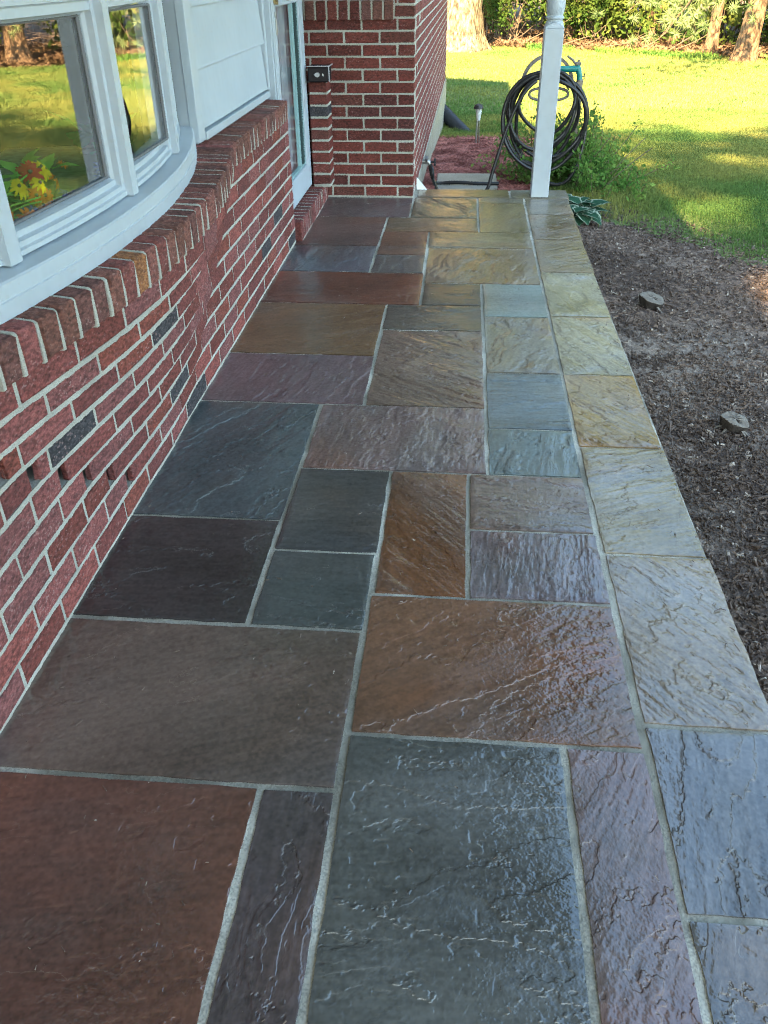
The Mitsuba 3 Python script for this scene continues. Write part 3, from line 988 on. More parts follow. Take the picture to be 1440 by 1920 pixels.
scene[room + '__wall'] = mikit.ply(cat([box(-5.0, -4.9, -1, 5.6, 0, 2.4), box(-4.9, -1.07, -1.0, -.9, 0, 2.4), box(-4.9, -1.12, 5.64, 5.7, 0, 2.4), box(-5, -1.1, -1, 5.6, 2.4, 2.46), box(-1.13, -1.07, -1, .55, -.1, 2.46), box(-1.13, -1.03, 4.602, 5.64, -.1, .1)]), 'inside_wall')
scene[room + '__floor'] = mikit.ply(cat([box(-5, -1.12, -1, 5.6, -.05, .0)]), 'inside_floor')
obj('ledge', sweep([(-.62, .770), (-.205, .770), (-.205, .792), (-.62, .792)], 1.02, 3.0), 'weathered_wood', bow)

# ------------------------------------------------------------------ things on the porch
def post():
    p = thing('porch_post', 'white turned porch post with square base standing on the flagstones', 'post')
    px, py, hw = .517, 5.745, .0565
    r = np.random.default_rng(2)
    sq = bevbox(np.array([px, py, .482]), np.eye(3), np.array([hw, hw, .480]), .004)
    sq = sq.subdivide_to_size(.03)
    low = sq.vertices[:, 2] < .01
    sq.vertices[low, 2] += .006 * meshkit.noise(sq.vertices[low] * 60, 3)
    # chamfered shoulders
    sh_ = hull([(px + a * hw, py + b * hw, .962) for a in (-1, 1) for b in (-1, 1)] + [(px + .050 * math.cos(t), py + .050 * math.sin(t), .994) for t in np.linspace(0, 2 * np.pi, 24)])
    obj('base', cat([sq, sh_]), 'white_paint', p)
    prof = [(0, .985), (.050, .985), (.052, .992), (.046, .998), (.046, 1.004), (.053, 1.008), (.055, 1.014), (.053, 1.020), (.047, 1.024), (.047, 1.030), (.050, 1.036), (.054, 1.06), (.056, 1.085), (.054, 1.12), (.048, 1.18), (.045, 1.25), (.046, 1.6), (.040, 1.9), (.04, 1.93), (0, 1.93)]
    obj('shaft', lathe(prof, 32, (px, py, 0)), 'white_paint', p, smooth=35)
    obj('top', box(px - hw, px + hw, py - hw, py + hw, 1.925, 2.28, .004), 'white_paint', p)


post()


def doorbell():
    t = thing('utility_box', 'dark brown square box with pale round emblem on the brick pier beside the door', 'box')
    obj('body', box(-.925, -.803, 5.415, 5.55, .708, .790, .008), 'box_brown', t)
    obj('rim', cat([tube([(-.930, 5.412, .792), (-.806, 5.412, .793), (-.797, 5.43, .792), (-.797, 5.55, .792)], .003, 6), tube([(-.799, 5.412, .79), (-.798, 5.413, .71)], .003, 6)]), 'grey_plastic', t, smooth=40)
    em = trimesh.creation.cylinder(radius=.013, height=.005, sections=20)
    em.apply_transform(trimesh.transformations.rotation_matrix(math.pi / 2, (1, 0, 0)))
    em.apply_translation((-.868, 5.4135, .748))
    dm = bevbox(np.array([-.878, 5.4125, .748]), trimesh.transformations.rotation_matrix(math.pi / 4, (0, 1, 0))[:3, :3], np.array([.008, .003, .008]), .001)
    obj('emblem', cat([em, dm]), 'grey_plastic', t)
    obj('screw', cat([box(-.838, -.832, 5.411, 5.416, .741, .754, .001)]), 'white_card', t)


doorbell()

# small white corner piece leaning where the wing meets the porch
wp = np.array([(-.296, 5.90, .002), (-.226, 5.905, .0), (-.300, 5.93, .075), (-.294, 5.906, .002), (-.226, 5.911, .0), (-.299, 5.936, .075)])
obj('splash_corner', trimesh.Trimesh(wp + [0, -.02, .004], np.array([(0, 1, 2), (3, 5, 4), (0, 3, 4), (0, 4, 1), (1, 4, 5), (1, 5, 2), (2, 5, 3), (2, 3, 0)]), process=False), 'white_card',
    label='small white triangular plastic piece at the foot of the wing corner', category='flashing piece')

# ------------------------------------------------------------------ flowers and curtains behind the bow window
def daisy(c, d, r, n, rg, droop=.25, w=.36):
    """Petals around direction d at c."""
    d = np.asarray(d, float) / np.linalg.norm(d)
    a = np.cross(d, [0.3, .2, .9])
    a /= np.linalg.norm(a)
    b = np.cross(d, a)
    V, F = [], []
    for i in range(n):
        t = 2 * np.pi * i / n + rg.uniform(-.1, .1)
        e = math.cos(t) * a + math.sin(t) * b
        s = -math.sin(t) * a + math.cos(t) * b
        rr = r * rg.uniform(.85, 1.1)
        k = len(V)
        for f, ww_, h in ((.12, .10, .05), (.5, 1, .12), (.85, .9, .02), (1.0, .35, -droop)):
            for sd in (-1, 1):
                V.append(c + e * rr * f + s * sd * ww_ * w * rr * .5 + d * h * rr)
        for q in range(3):
            F += [(k + 2 * q, k + 2 * q + 1, k + 2 * q + 3), (k + 2 * q, k + 2 * q + 3, k + 2 * q + 2)]
    return np.array(V), np.array(F)


def broad_leaf(c, d, upv, L, w, rg, seg=6):
    d = np.asarray(d, float) / np.linalg.norm(d)
    s = np.cross(d, upv)
    s /= np.linalg.norm(s)
    u = np.cross(s, d)
    V, UV = [], []
    for i in range(seg + 1):
        f = i / seg
        ww_ = w * math.sin(math.pi * min(.98, f ** .8 * .93 + .05)) * (1 + .12 * math.sin(i * 2.5))
        m = c + d * L * f - u * L * .35 * f * f
        for sd in (-1, 0, 1):
            V.append(m + s * sd * ww_ + u * (.15 * ww_ if sd else 0))
            UV.append(((sd + 1) / 2, f))
    V = np.array(V)
    F = []
    for i in range(seg):
        for q in (0, 1):
            a = 3 * i + q
            F += [(a, a + 1, a + 4), (a, a + 4, a + 3)]
    return V, np.array(F), np.array(UV)


def arrangement(c, n_leaf, heads, label, seed, dark=False, scale=1.0):
    rg = np.random.default_rng(seed)
    t = thing('flower_arrangement', label, 'artificial flowers')
    c = np.asarray(c, float)
    pot = lathe([(0, 0), (.045, 0), (.058, .05), (.060, .055), (.052, .055), (.045, .045), (0, .045)], 20, c)
    obj('pot', pot, 'planter', t, smooth=30)
    for i in range(n_leaf):
        th = rg.uniform(0, 2 * np.pi)
        d = np.array([math.cos(th), math.sin(th), rg.uniform(.3, 1.5)])
        b = c + np.array([rg.uniform(-.05, .05), rg.uniform(-.09, .09), .05 + rg.uniform(0, .06)])
        V, F, UV = broad_leaf(b, d, [0, 0, 1], rg.uniform(.06, .11) * scale, rg.uniform(.02, .034) * scale, rg)
        obj('leaf', (V, F), 'silk_leaf_dark' if (dark or rg.random() < .25) else 'silk_leaf', t, smooth=True)
    for (off, m, r, np_) in heads:
        o = c + np.array(off) * np.array([1, 1.25, .8])
        r = r * .68
        d = np.array([.75, -.45, .5]) + rg.normal(0, .15, 3)
        obj('stem', tube([c + [0, 0, .04], (c + o) / 2 + [0, 0, .03], o], .002, 5), 'silk_leaf', t)
        for q in range(3):
            oo = o + rg.normal(0, .016, 3) * (q > 0) + np.array([0, .02 * (q - 1), -.004 * q]) * (q > 0)
            dq = d + rg.normal(0, .3, 3)
            layers = [daisy(oo + dq * .002 * w_, dq, r * (1 - .24 * w_) * (1 - .15 * q), np_ + 2 - w_, rg, droop=.25 - .2 * w_, w=.3) for w_ in range(3)]
            ey = trimesh.creation.icosphere(subdivisions=1, radius=r * .16)
            ey.apply_translation(oo + dq * .006)
            fl = obj('flower', cat(layers), m, t)
            obj('eye', ey, 'planter', fl)


HD = []
rfl = np.random.default_rng(91)
for q, (dy, dz, m) in enumerate([(-.20, .05, 'petal_yellow'), (-.15, .09, 'petal_yellow'), (-.17, .02, 'petal_red'), (-.10, .03, 'petal_violet'), (-.06, .10, 'petal_yellow'), (-.02, .04, 'petal_violet'), (.02, .09, 'petal_orange'), (.05, .05, 'petal_orange'), (.08, .12, 'petal_yellow'),
                                 (.10, .04, 'petal_violet'), (.14, .14, 'petal_red'), (.16, .07, 'petal_orange'), (.20, .13, 'petal_yellow'), (.22, .05, 'petal_violet'), (.0, .02, 'petal_orange')]):
    HD.append(((.03 + .05 * rfl.random(), dy, dz), m, rfl.uniform(.034, .046), int(rfl.integers(7, 11))))
arrangement((-1.03, 1.74, .795), 44, HD, 'bright artificial daisies, irises and green leaves on the sill of the large bow window pane', 11, False, .95)
arrangement((-1.06, 2.06, .795), 12, [((.02, -.05, .12), 'petal_red', .035, 8), ((.03, .05, .07), 'petal_orange', .032, 7)], 'small pot of silk leaves with a red flower beside the window mullion', 14, False, .8)
arrangement((-1.05, 2.50, .795), 20, [((.02, .03, .10), 'petal_yellow', .032, 9), ((.04, -.03, .03), 'petal_red', .040, 8), ((.05, .06, .02), 'petal_red', .036, 8), ((.04, -.10, .04), 'petal_violet', .03, 7)],
            'dark leafy artificial bouquet with red and yellow flowers in the narrow bow window pane', 12, True)


def curtain(y0, y1, x, label, seed, z0=.86):
    r = np.random.default_rng(seed)
    ys = np.linspace(y0, y1, 60)
    zs = np.linspace(z0, 2.0, 12)
    Y, Z = np.meshgrid(ys, zs)
    f = np.sin(Y * 95 + 1.5 * np.sin(Y * 31 + seed)) * .012 + .02 * np.sin(Y * 23)
    X = x + f * (0.6 + .4 * (2 - Z)) + .015 * np.sin(Z * 5 + Y * 9)
    V, F = grid_mesh(X, Y, Z)
    obj('curtain', (V, F), 'curtain_cloth', smooth=True, label=label, category='curtain')


curtain(1.86, 2.05, -1.20, 'pale sheer curtain hanging behind the large bow window pane', 1)
curtain(3.85, 4.10, -1.50, 'pale sheer curtain hanging behind the narrow bow window pane', 2)

# ------------------------------------------------------------------ ground, lawn, bed
def sheet(xs, ys, dz=0.0, mask=None):
    X, Y = np.meshgrid(xs, ys)
    Z = gz(X, Y) + dz
    V, F = grid_mesh(X, Y, Z)
    if mask is not None:
        c = V[F].mean(1)
        F = F[mask(c[:, 0], c[:, 1])]
    return V, F


def lawn_edge(x):
    """y beyond which the bed beside the porch turns to grass."""
    x = np.asarray(x, float)
    return np.where(x < 2.0, 5.75 - 1.02 * (x - .7), -40) + .25 * (meshkit.noise(np.stack([x * 3, 0 * x, 0 * x], -1), 4) - .5)


def far_edge(x):
    x = np.asarray(x, float)
    return np.where(x < 6, 24.0 - .60 * x, np.where(x < 14, 20.4 - .75 * (x - 6), 14.4 - 1.6 * (x - 14)))


def in_lawn(x, y):
    bed2 = (x < .62 + .25 * np.clip((y - 7.0) / 3, 0, 1)) & (y < 10.1) & (x > -1)      # red mulch bed along the wing
    n = .5 * (meshkit.noise(np.stack([x * 1.3, y * 1.3, 0 * x], -1), 9) - .5)
    return (y > lawn_edge(x)) & (y < far_edge(x) + n) & ~bed2 & ((x > .75) | (y > 6.3)) & (x > -12)


xs = np.unique(np.concatenate([np.linspace(-60, -3, 20), np.arange(-3, 6, .12), np.linspace(6, 20, 30), np.linspace(20, 140, 20)]))
ys = np.unique(np.concatenate([np.linspace(-80, -3, 20), np.arange(-3, 13, .12), np.linspace(13, 30, 40), np.linspace(30, 220, 20)]))
V, F = sheet(xs, ys)
c = V[F].mean(1)
F = F[~((c[:, 0] > -.9) & (c[:, 0] < .5) & (c[:, 1] > -.6) & (c[:, 1] < 5.7))]
obj('ground', (V, F), 'soil', smooth=True, kind='structure', label='dark bare soil of the garden bed and woodland floor')
xs = np.unique(np.concatenate([np.arange(-1, 6, .1), np.linspace(6, 22, 60)]))
ys = np.unique(np.concatenate([np.linspace(-10, 3.5, 30), np.arange(3.5, 13, .1), np.linspace(13, 26, 60)]))
V, F = sheet(xs, ys, .006, in_lawn)
obj('lawn', (V, F), 'lawn_turf', smooth=True, kind='structure', label='mown lawn, sunlit further away and dappled with tree shade near the porch')


xs, ys = np.arange(.60, 2.6, .010), np.arange(.3, 6.6, .011)
X, Y = np.meshgrid(xs, ys)
q = np.stack([X * 9, Y * 9, 0 * X], -1)
lump = .022 * (meshkit.fbm(q, 4, 31) - .5) + .010 * (np.abs(meshkit.fbm(q * 4, 2, 32) - .5) - .2)
fade = np.clip((lawn_edge(X) + .6 - Y) / .5, 0, 1) * np.clip((2.55 - X) / .2, 0, 1)
V, F = grid_mesh(X, Y, gz(X, Y) + .002 + (lump + .004) * fade - .03 * (1 - fade))
obj('garden_bed', (V, F), 'soil', smooth=True, kind='structure', label='bare lumpy soil bed with dusty patches along the porch edge')


def blades(P, h, w, rg, lean=.5, seg=2):
    """Bent grass blades at the points P (n, 2)."""
    n = len(P)
    z = gz(P[:, 0], P[:, 1])
    base = np.column_stack([P, z])
    th = rg.uniform(0, 2 * np.pi, n)
    d = np.stack([np.cos(th), np.sin(th), 0 * th], 1)
    s = np.stack([-np.sin(th), np.cos(th), 0 * th], 1)
    h = np.broadcast_to(h, (n,)) * rg.uniform(.55, 1.25, n)
    w = np.broadcast_to(w, (n,)) * rg.uniform(.7, 1.3, n)
    le = lean * rg.uniform(.1, 1.4, n)
    up_ = np.array([0, 0, 1.0])
    a0, a1 = base - s * w[:, None] / 2, base + s * w[:, None] / 2
    mid = base + up_ * (h * .6)[:, None] + d * (le * h * .25)[:, None]
    m0, m1 = mid - s * w[:, None] * .4, mid + s * w[:, None] * .4
    tip = base + up_ * (h * np.clip(1 - .25 * le, .3, 1))[:, None] + d * (le * h * .8)[:, None]
    V = np.stack([a0, a1, m0, m1, tip], 1).reshape(-1, 3)
    k = np.arange(n)[:, None] * 5
    F = np.concatenate([k + [0, 1, 3], k + [0, 3, 2], k + [2, 3, 4]], 0)
    return V, F


rg = np.random.default_rng(21)


def scatter(n, x0, x1, y0, y1, ok):
    P = np.column_stack([rg.uniform(x0, x1, n), rg.uniform(y0, y1, n)])
    return P[ok(P[:, 0], P[:, 1])]


def view(x, y):
    return (x < .32 + y * .385)


def thin(x, y):
    """Grass thins out towards the bed."""
    d = y - lawn_edge(x)
    return rg.random(len(x)) < np.clip(.05 + d / 1.1, .05, 1) * np.clip(.35 + 1.3 * meshkit.noise(np.stack([x * 5, y * 5, 0 * x], -1), 2), 0, 1)


parts = []
P = scatter(150000, .7, 4.2, 4.3, 8.5, lambda x, y: in_lawn(x, y + rg.normal(0, .12, len(x))) & view(x, y))
P = P[thin(P[:, 0], P[:, 1])]
parts.append(blades(P, .055, .0042, rg, .9))
P = scatter(130000, -.4, 5.8, 8.5, 13, lambda x, y: in_lawn(x, y) & view(x, y))
parts.append(blades(P, .055, .0065, rg, .9))
P = scatter(110000, -1, 9.5, 13, 24.5, lambda x, y: in_lawn(x, y) & view(x, y))
parts.append(blades(P, .06, .011, rg, .9))
P = scatter(190000, 1.5, 15, 0, 20, lambda x, y: in_lawn(x, y) & ~view(x, y) & (x > 1.7))
parts.append(blades(P, .07, .016, rg, .9))
obj('grass', cat(parts), 'grass_blade', kind='stuff', label='short green lawn grass', category='grass')

# taller weeds along the wood edge and at the end of the porch
parts = []
xx = rg.uniform(-.9, 9, 9000)
yy = far_edge(xx) + rg.normal(0, .28, len(xx)) - .1
k_ = meshkit.noise(np.stack([xx * 1.8, 0 * xx, 0 * xx], -1), 5) > .5
parts.append(blades(np.column_stack([xx, yy])[k_], .12, .022, rg, 1.3))
obj('weeds', cat(parts), 'weed_leaf', kind='stuff', label='rough green weeds along the edge of the wood', category='weeds')


def chips(P, L, w, t, rg, z0=0.0, tilt=.35):
    n = len(P)
    z = gz(P[:, 0], P[:, 1]) + z0 + rg.uniform(0, .012, n) * 1.2
    th = rg.uniform(0, 2 * np.pi, n)
    L = L * rg.lognormal(0, .45, n)
    w = w * rg.uniform(.5, 1.5, n)
    ti = rg.normal(0, tilt, n)
    ro = rg.normal(0, tilt, n)
    d = np.stack([np.cos(th) * np.cos(ti), np.sin(th) * np.cos(ti), np.sin(ti)], 1)
    s = np.stack([-np.sin(th) * np.cos(ro), np.cos(th) * np.cos(ro), np.sin(ro)], 1)
    u = np.cross(d, s)
    c = np.column_stack([P, z])
    V = []
    for a, b, e in ((-1, -1, 0), (1, -.6, 0), (1, .5, 0), (-1, 1, 0), (-.8, -.7, 1), (.8, -.4, 1), (.75, .4, 1), (-.8, .7, 1)):
        V.append(c + d * (L * a / 2)[:, None] + s * (w * b / 2)[:, None] + u * t * e)
    V = np.stack(V, 1).reshape(-1, 3)
    k = np.arange(n)[:, None] * 8
    F = np.concatenate([k + f for f in ([4, 5, 6], [4, 6, 7], [0, 1, 5], [0, 5, 4], [1, 2, 6], [1, 6, 5], [2, 3, 7], [2, 7, 6], [3, 0, 4], [3, 4, 7])], 0)
    return V, F


def in_bed(x, y):
    return (x > .69) & (y < lawn_edge(x) + .55) & (x < .75 + y * .42)


P = scatter(12000, .69, 2.5, .8, 6.5, lambda x, y: in_bed(x, y))
P2 = scatter(20000, .69, 1.7, .5, 3.4, in_bed)
parts = [chips(P, .020, .0075, .005, rg, tilt=.5), chips(P2, .011, .007, .004, rg, tilt=.6)]
P3 = scatter(2500, .69, 1.9, .9, 6, in_bed)
parts.append(chips(P3, .012, .011, .009, rg, tilt=.7))
P4 = scatter(9000, .69, 2.2, .9, 6, in_bed)
parts.append(chips(P4, .030, .0032, .002, rg, tilt=.25))
obj('wood_mulch', cat(parts), 'dark_mulch_chip', kind='stuff', label='dark wet shredded bark and chips scattered over the bed', category='mulch')


def in_red(x, y):
    return (x > sx(y) + .01) & (x < .60 + .22 * np.clip((y - 7.0) / 3, 0, 1)) & ((x > .29) | (x < -.2) | (y > 7.16)) & (y < 10.4 - .4 * x)


P = scatter(26000, -.35, .85, 6.0, 10.3, in_red)
V, F = chips(P, .045, .011, .005, rg, .012, .3)
obj('red_mulch', (V, F), 'red_mulch_chip', kind='stuff', label='red wood mulch in the bed beside the brick wing', category='mulch')
# grit and clippings left on the flagstones
P = np.column_stack([rg.uniform(-.88, .66, 420), rg.uniform(.4, 5.6, 420)])
V, F = chips(P, .007, .0016, .0012, rg, 0, .1)
V[:, 2] += .0085 - np.repeat(gz(P[:, 0], P[:, 1]), 8) - .004
Pm = np.column_stack([.665 - rg.exponential(.03, 70), rg.uniform(.9, 5.7, 70)])
Vm, Fm = chips(Pm, .008, .003, .002, rg, 0, .15)
Vm[:, 2] += .0085 - np.repeat(gz(Pm[:, 0], Pm[:, 1]), 8) - .004
V, F = np.vstack([V, Vm]), np.vstack([F, Fm + len(V)])
obj('grit', (V, F), 'dark_mulch_chip', kind='stuff', label='scattered crumbs and dry clippings on the wet flagstones', category='debris')
# leaf litter under the trees
P = np.column_stack([rg.uniform(-2, 14, 26000), np.zeros(26000)])
P[:, 1] = far_edge(P[:, 0]) + rg.exponential(2.2, len(P)) - .05
V, F = chips(P, .12, .06, .004, rg, .01, .5)
obj('leaf_litter', (V, F), 'dead_leaf', kind='stuff', label='brown fallen leaves and needles under the trees', category='leaf litter')

# ------------------------------------------------------------------ lower step, hose, hanger, spigot
def gzf(x, y):
    return float(gz(np.array([x]), np.array([y]))[0])


obj('stepping_slab', box(-.195, .287, 5.93, 7.12, -.26, -.135, .012), 'step_concrete', label='pale worn concrete slab just below the far end of the porch', category='slab')

hose = thing('garden_hose', 'black garden hose hanging in big loops on the hanger behind the porch post', 'hose')
HY = 6.62
rh = np.random.default_rng(8)
path = []
loops = [(.575, .300, .655, .005), (.572, .190, .615, .262), (.585, .300, .65, .045), (.545, .240, .635, .150), (.600, .285, .66, .075), (.560, .225, .625, .118), (.630, .255, .665, -.112), (.590, .245, .635, .03)]
NN = 48
for li in range(len(loops)):
    nx_ = loops[min(li + 1, len(loops) - 1)]
    sk = [0, .10, -.16, .05, .22, -.1, .30, -.2][li]
    for i in range(NN):
        f = i / NN
        t = 2 * np.pi * f
        g = max(0, (f - .72) / .28) ** 1.5
        a, b_, c_, d_ = [(1 - g) * loops[li][q] + g * nx_[q] for q in range(4)]
        low_ = (1 - math.cos(t)) / 2
        zz = (c_ + d_) / 2 + (c_ - d_) / 2 * math.cos(t)
        path.append((a - b_ * math.sin(t) * (1 + .10 * math.cos(t)) + sk * .22 * low_ ** 2 * (1 if zz < .5 else 0) * low_, HY - .07 + .02 * (li - 3.5) + .03 * math.sin(t * 2 + li * 1.7), zz + .012 * math.sin(3 * t + li)))
# the lower end: over the edge of the coil and down to the slab, then along it to the tap
path = np.array(path)
# smooth
k5 = np.ones(5) / 5
for ax in range(3):
    path[2:-2, ax] = np.convolve(path[:, ax], k5, 'valid')
tail = np.array([(.50, 6.50, .60), (.42, 6.47, .53), (.34, 6.44, .38), (.285, 6.42, .22), (.245, 6.40, .08), (.215, 6.38, -.03), (.19, 6.36, -.10), (.165, 6.36, -.122)])
from scipy.interpolate import CubicSpline


def spline(P, n):
    P = np.asarray(P, float)
    s = np.concatenate([[0], np.cumsum(np.linalg.norm(np.diff(P, axis=0), axis=1))])
    return CubicSpline(s, P)(np.linspace(0, s[-1], n))


obj('coil', tube(path, .0130, 10), 'hose_rubber', hose, smooth=True)
obj('tail', tube(spline(tail, 40), .0125, 10), 'hose_rubber', hose, smooth=True)
obj('lead', tube(spline([(.29, 6.70, -.122), (.1, 6.69, -.122), (-.1, 6.70, -.122), (-.19, 6.69, -.121), (-.215, 6.62, -.06), (-.235, 6.72, .0)], 40), .0125, 10), 'hose_rubber', hose, smooth=True)
# nozzle
nz = cat([tube([(.655, 6.56, .668), (.70, 6.56, .665), (.765, 6.56, .668), (.785, 6.56, .672)], [.017, .019, .021, .020], 14),
          tube([(.778, 6.56, .690), (.785, 6.56, .66), (.795, 6.56, .63), (.800, 6.56, .600)], [.014, .021, .018, .019], 14)])
obj('nozzle', nz, 'teal_plastic', hose, smooth=40)
obj('nozzle_trigger', cat([tube([(.70, 6.56, .745), (.74, 6.56, .72), (.768, 6.56, .69)], [.006, .008, .009], 8), box(.762, .798, 6.545, 6.575, .688, .708, .004), tube([(.776, 6.56, .70), (.785, 6.56, .722)], .007, 8), tube([(.800, 6.56, .604), (.802, 6.56, .588)], .018, 14)]), 'hanger_metal', hose, smooth=40)

hg = thing('hose_hanger', 'grey metal hose hanger with arched top and oval ring on a ground stake', 'hose hanger')


def band(P, w, t):
    """Flat strip along P: w in y, t thick."""
    P = np.asarray(P, float)
    tn = np.gradient(P, axis=0)
    tn /= np.linalg.norm(tn, axis=1, keepdims=True)
    nr = np.cross(tn, [0, 1, 0])
    V = []
    for s, e in ((-1, -1), (1, -1), (1, 1), (-1, 1)):
        V.append(P + np.array([0, 1, 0]) * s * w / 2 + nr * e * t / 2)
    V = np.array(V)
    n = len(P)
    idx = np.arange(4 * n).reshape(4, n)
    F = []
    for a in range(4):
        b = (a + 1) % 4
        F += [np.stack([idx[a, :-1], idx[b, :-1], idx[b, 1:]], 1), np.stack([idx[a, :-1], idx[b, 1:], idx[a, 1:]], 1)]
    return trimesh.Trimesh(V.reshape(-1, 3), np.vstack(F), process=False)


th = np.linspace(math.pi * .98, math.pi * .02, 30)
obj('arch', band(np.stack([.585 + .175 * np.cos(th), 0 * th + HY + .03, .555 + .185 * np.sin(th)], 1), .03, .022), 'hanger_metal', hg, smooth=40)
th = np.linspace(0, 2 * np.pi, 40)[:-1]
obj('ring', tube(np.stack([.592 + .135 * np.cos(th), 0 * th + HY - .09, .512 + .042 * np.sign(np.sin(th)) * np.abs(np.sin(th)) ** .8], 1), .009, 8, closed=True), 'hanger_metal', hg, smooth=True)
obj('cradle', cat([band(np.stack([.585 + .15 * np.cos(t_), 0 * t_ + HY - .03, .51 + .11 * np.sin(t_)], 1), .14, .006) for t_ in [np.linspace(math.pi * .92, math.pi * .08, 16)]]), 'hanger_metal', hg, smooth=40)
obj('stake', cat([tube([(.592, HY + .03, .73), (.592, HY + .03, -.2)], .009, 8), tube([(.592, HY + .03, .512), (.592, HY - .09, .552)], .007, 8)]), 'hanger_metal', hg, smooth=40)

st_ = thing('wooden_stake', 'short grey wooden stake with a wire staple, right of the hose', 'stake')
obj('pale', hull([(.850 + a * .022, 6.95 + b * .014, .56) for a in (-1, 1) for b in (-1, 1)] + [(.865 + a * .018, 6.95 + b * .012, -.3) for a in (-1, 1) for b in (-1, 1)]), 'weathered_wood', st_)
obj('staple', tube([(.826, 6.945, .515), (.826, 6.935, .578), (.876, 6.935, .580), (.878, 6.94, .598), (.878, 6.94, .56)], .0035, 6), 'dark_plastic', st_)

tap = thing('garden_tap', 'brass outdoor tap with black handle and short hose on the wing wall', 'tap')
TY = 6.72
tx = float(sx(TY))
obj('body', cat([tube([(tx - .02, TY, .025), (tx + .03, TY, .025), (tx + .055, TY, .022), (tx + .06, TY, .0)], [.016, .015, .016, .013], 12), tube([(tx + .03, TY, .02), (tx + .035, TY - .02, .052), (tx + .036, TY - .03, .06)], [.012, .012, .016], 12)]), 'steel', tap, smooth=40)
wh = trimesh.creation.cylinder(radius=.028, height=.014, sections=10)
wh.apply_transform(trimesh.transformations.rotation_matrix(math.pi / 2, (0, 1, 0)))
wh.apply_translation((tx + .098, TY, .022))
obj('handle', cat([wh, tube([(tx + .05, TY, .022), (tx + .098, TY, .022)], .007, 8)]), 'dark_plastic', tap)
obj('outlet_hose', tube(spline([(tx + .06, TY, .005), (tx + .072, TY - .03, -.05), (tx + .105, TY - .16, -.10), (tx + .14, TY - .33, -.125), (tx + .2, TY - .5, -.121)], 30), .0125, 10), 'hose_rubber', tap, smooth=True)

lt = thing('path_light', 'small solar path light with black cap standing in the red mulch', 'path light')
lx, ly = .150, 9.5
lz = gzf(lx, ly)
obj('stake', cat([tube([(lx - .012, ly, lz - .1), (lx, ly, lz + .28)], .010, 8), tube([(lx + .026, ly + .02, lz - .05), (lx + .016, ly + .01, lz + .26)], .006, 8)]), 'steel', lt, smooth=40)
obj('globe', lathe([(0, .25), (.018, .25), (.034, .36), (0, .36)], 16, (lx + .008, ly, lz)), 'light_globe', lt, smooth=35)
obj('cap', lathe([(0, .355), (.050, .362), (.052, .372), (.040, .40), (.012, .41), (0, .41)], 20, (lx + .005, ly, lz)), 'dark_plastic', lt, smooth=35)

# corrugated drain pipe at the end of the wing
pp = spline([(-.42, 12.42, .02 - .36), (-.33, 12.15, -.33), (-.20, 11.7, -.37), (-.06, 11.25, -.43), (.06, 10.95, -.49), (.16, 10.8, -.56)], 160)
rr = .075 + .009 * np.sin(np.arange(160) * 2 * np.pi / 5)
mat('pipe_black', rough((0.030, 0.034, 0.040), 0.4))
obj('drain_pipe', tube(pp, rr, 20), 'pipe_black', smooth=True, label='black corrugated drain pipe curving out at the end of the wing', category='drain pipe')

# ------------------------------------------------------------------ plants near the porch
hs = thing('hosta', 'hosta with blue-green leaves edged white beside the porch edge', 'plant')
rp = np.random.default_rng(31)
hc = np.array([.79, 5.72, gzf(.79, 5.72) + .02])
for i in range(34):
    th_ = rp.uniform(0, 2 * np.pi)
    d = np.array([math.cos(th_), math.sin(th_) * 1.2, rp.uniform(.2, .9)])
    b = hc + np.array([rp.uniform(-.03, .05), rp.uniform(-.16, .14), rp.uniform(.0, .05)])
    Lf = rp.uniform(.10, .16)
    Vl, Fl, UVl = broad_leaf(b + d / np.linalg.norm(d) * .03, d, [0, 0, 1], Lf, Lf * .42, rp, 8)
    Vl[:, 2] -= .25 * ((Vl[:, 0] - b[0]) ** 2 + (Vl[:, 1] - b[1]) ** 2) / .1 * .35
    Vl[:, 2] = np.maximum(Vl[:, 2], -.11)
    Vl[:, 0] = np.maximum(Vl[:, 0], .705)
    obj('leaf', (Vl, Fl), 'hosta_leaf', hs, smooth=True, uv=UVl)


def leafy(n, c, r, size, rg, power=.5, squash=(1, 1, 1)):
    """Small leaf quads spread through an ellipsoid."""
    d = rg.normal(size=(n, 3))
    d /= np.linalg.norm(d, axis=1, keepdims=True)
    P = np.asarray(c) + d * (rg.random((n, 1)) ** power) * np.asarray(r)
    return leaf_quads(P, size, rg)


def leaf_quads(P, size, rg):
    n = len(P)
    t = rg.normal(size=(n, 3)) + [0, 0, -.2]
    t /= np.linalg.norm(t, axis=1, keepdims=True)
    s = np.cross(t, rg.normal(size=(n, 3)) + [0, 0, 1.2])
    s /= np.linalg.norm(s, axis=1, keepdims=True)
    L = (size * rg.uniform(.6, 1.3, n))[:, None]
    V = np.stack([P, P + t * L * .5 + s * L * .28, P + t * L, P + t * L * .5 - s * L * .28], 1).reshape(-1, 3)
    k = np.arange(n)[:, None] * 4
    return V, np.concatenate([k + [0, 1, 2], k + [0, 2, 3]], 0)


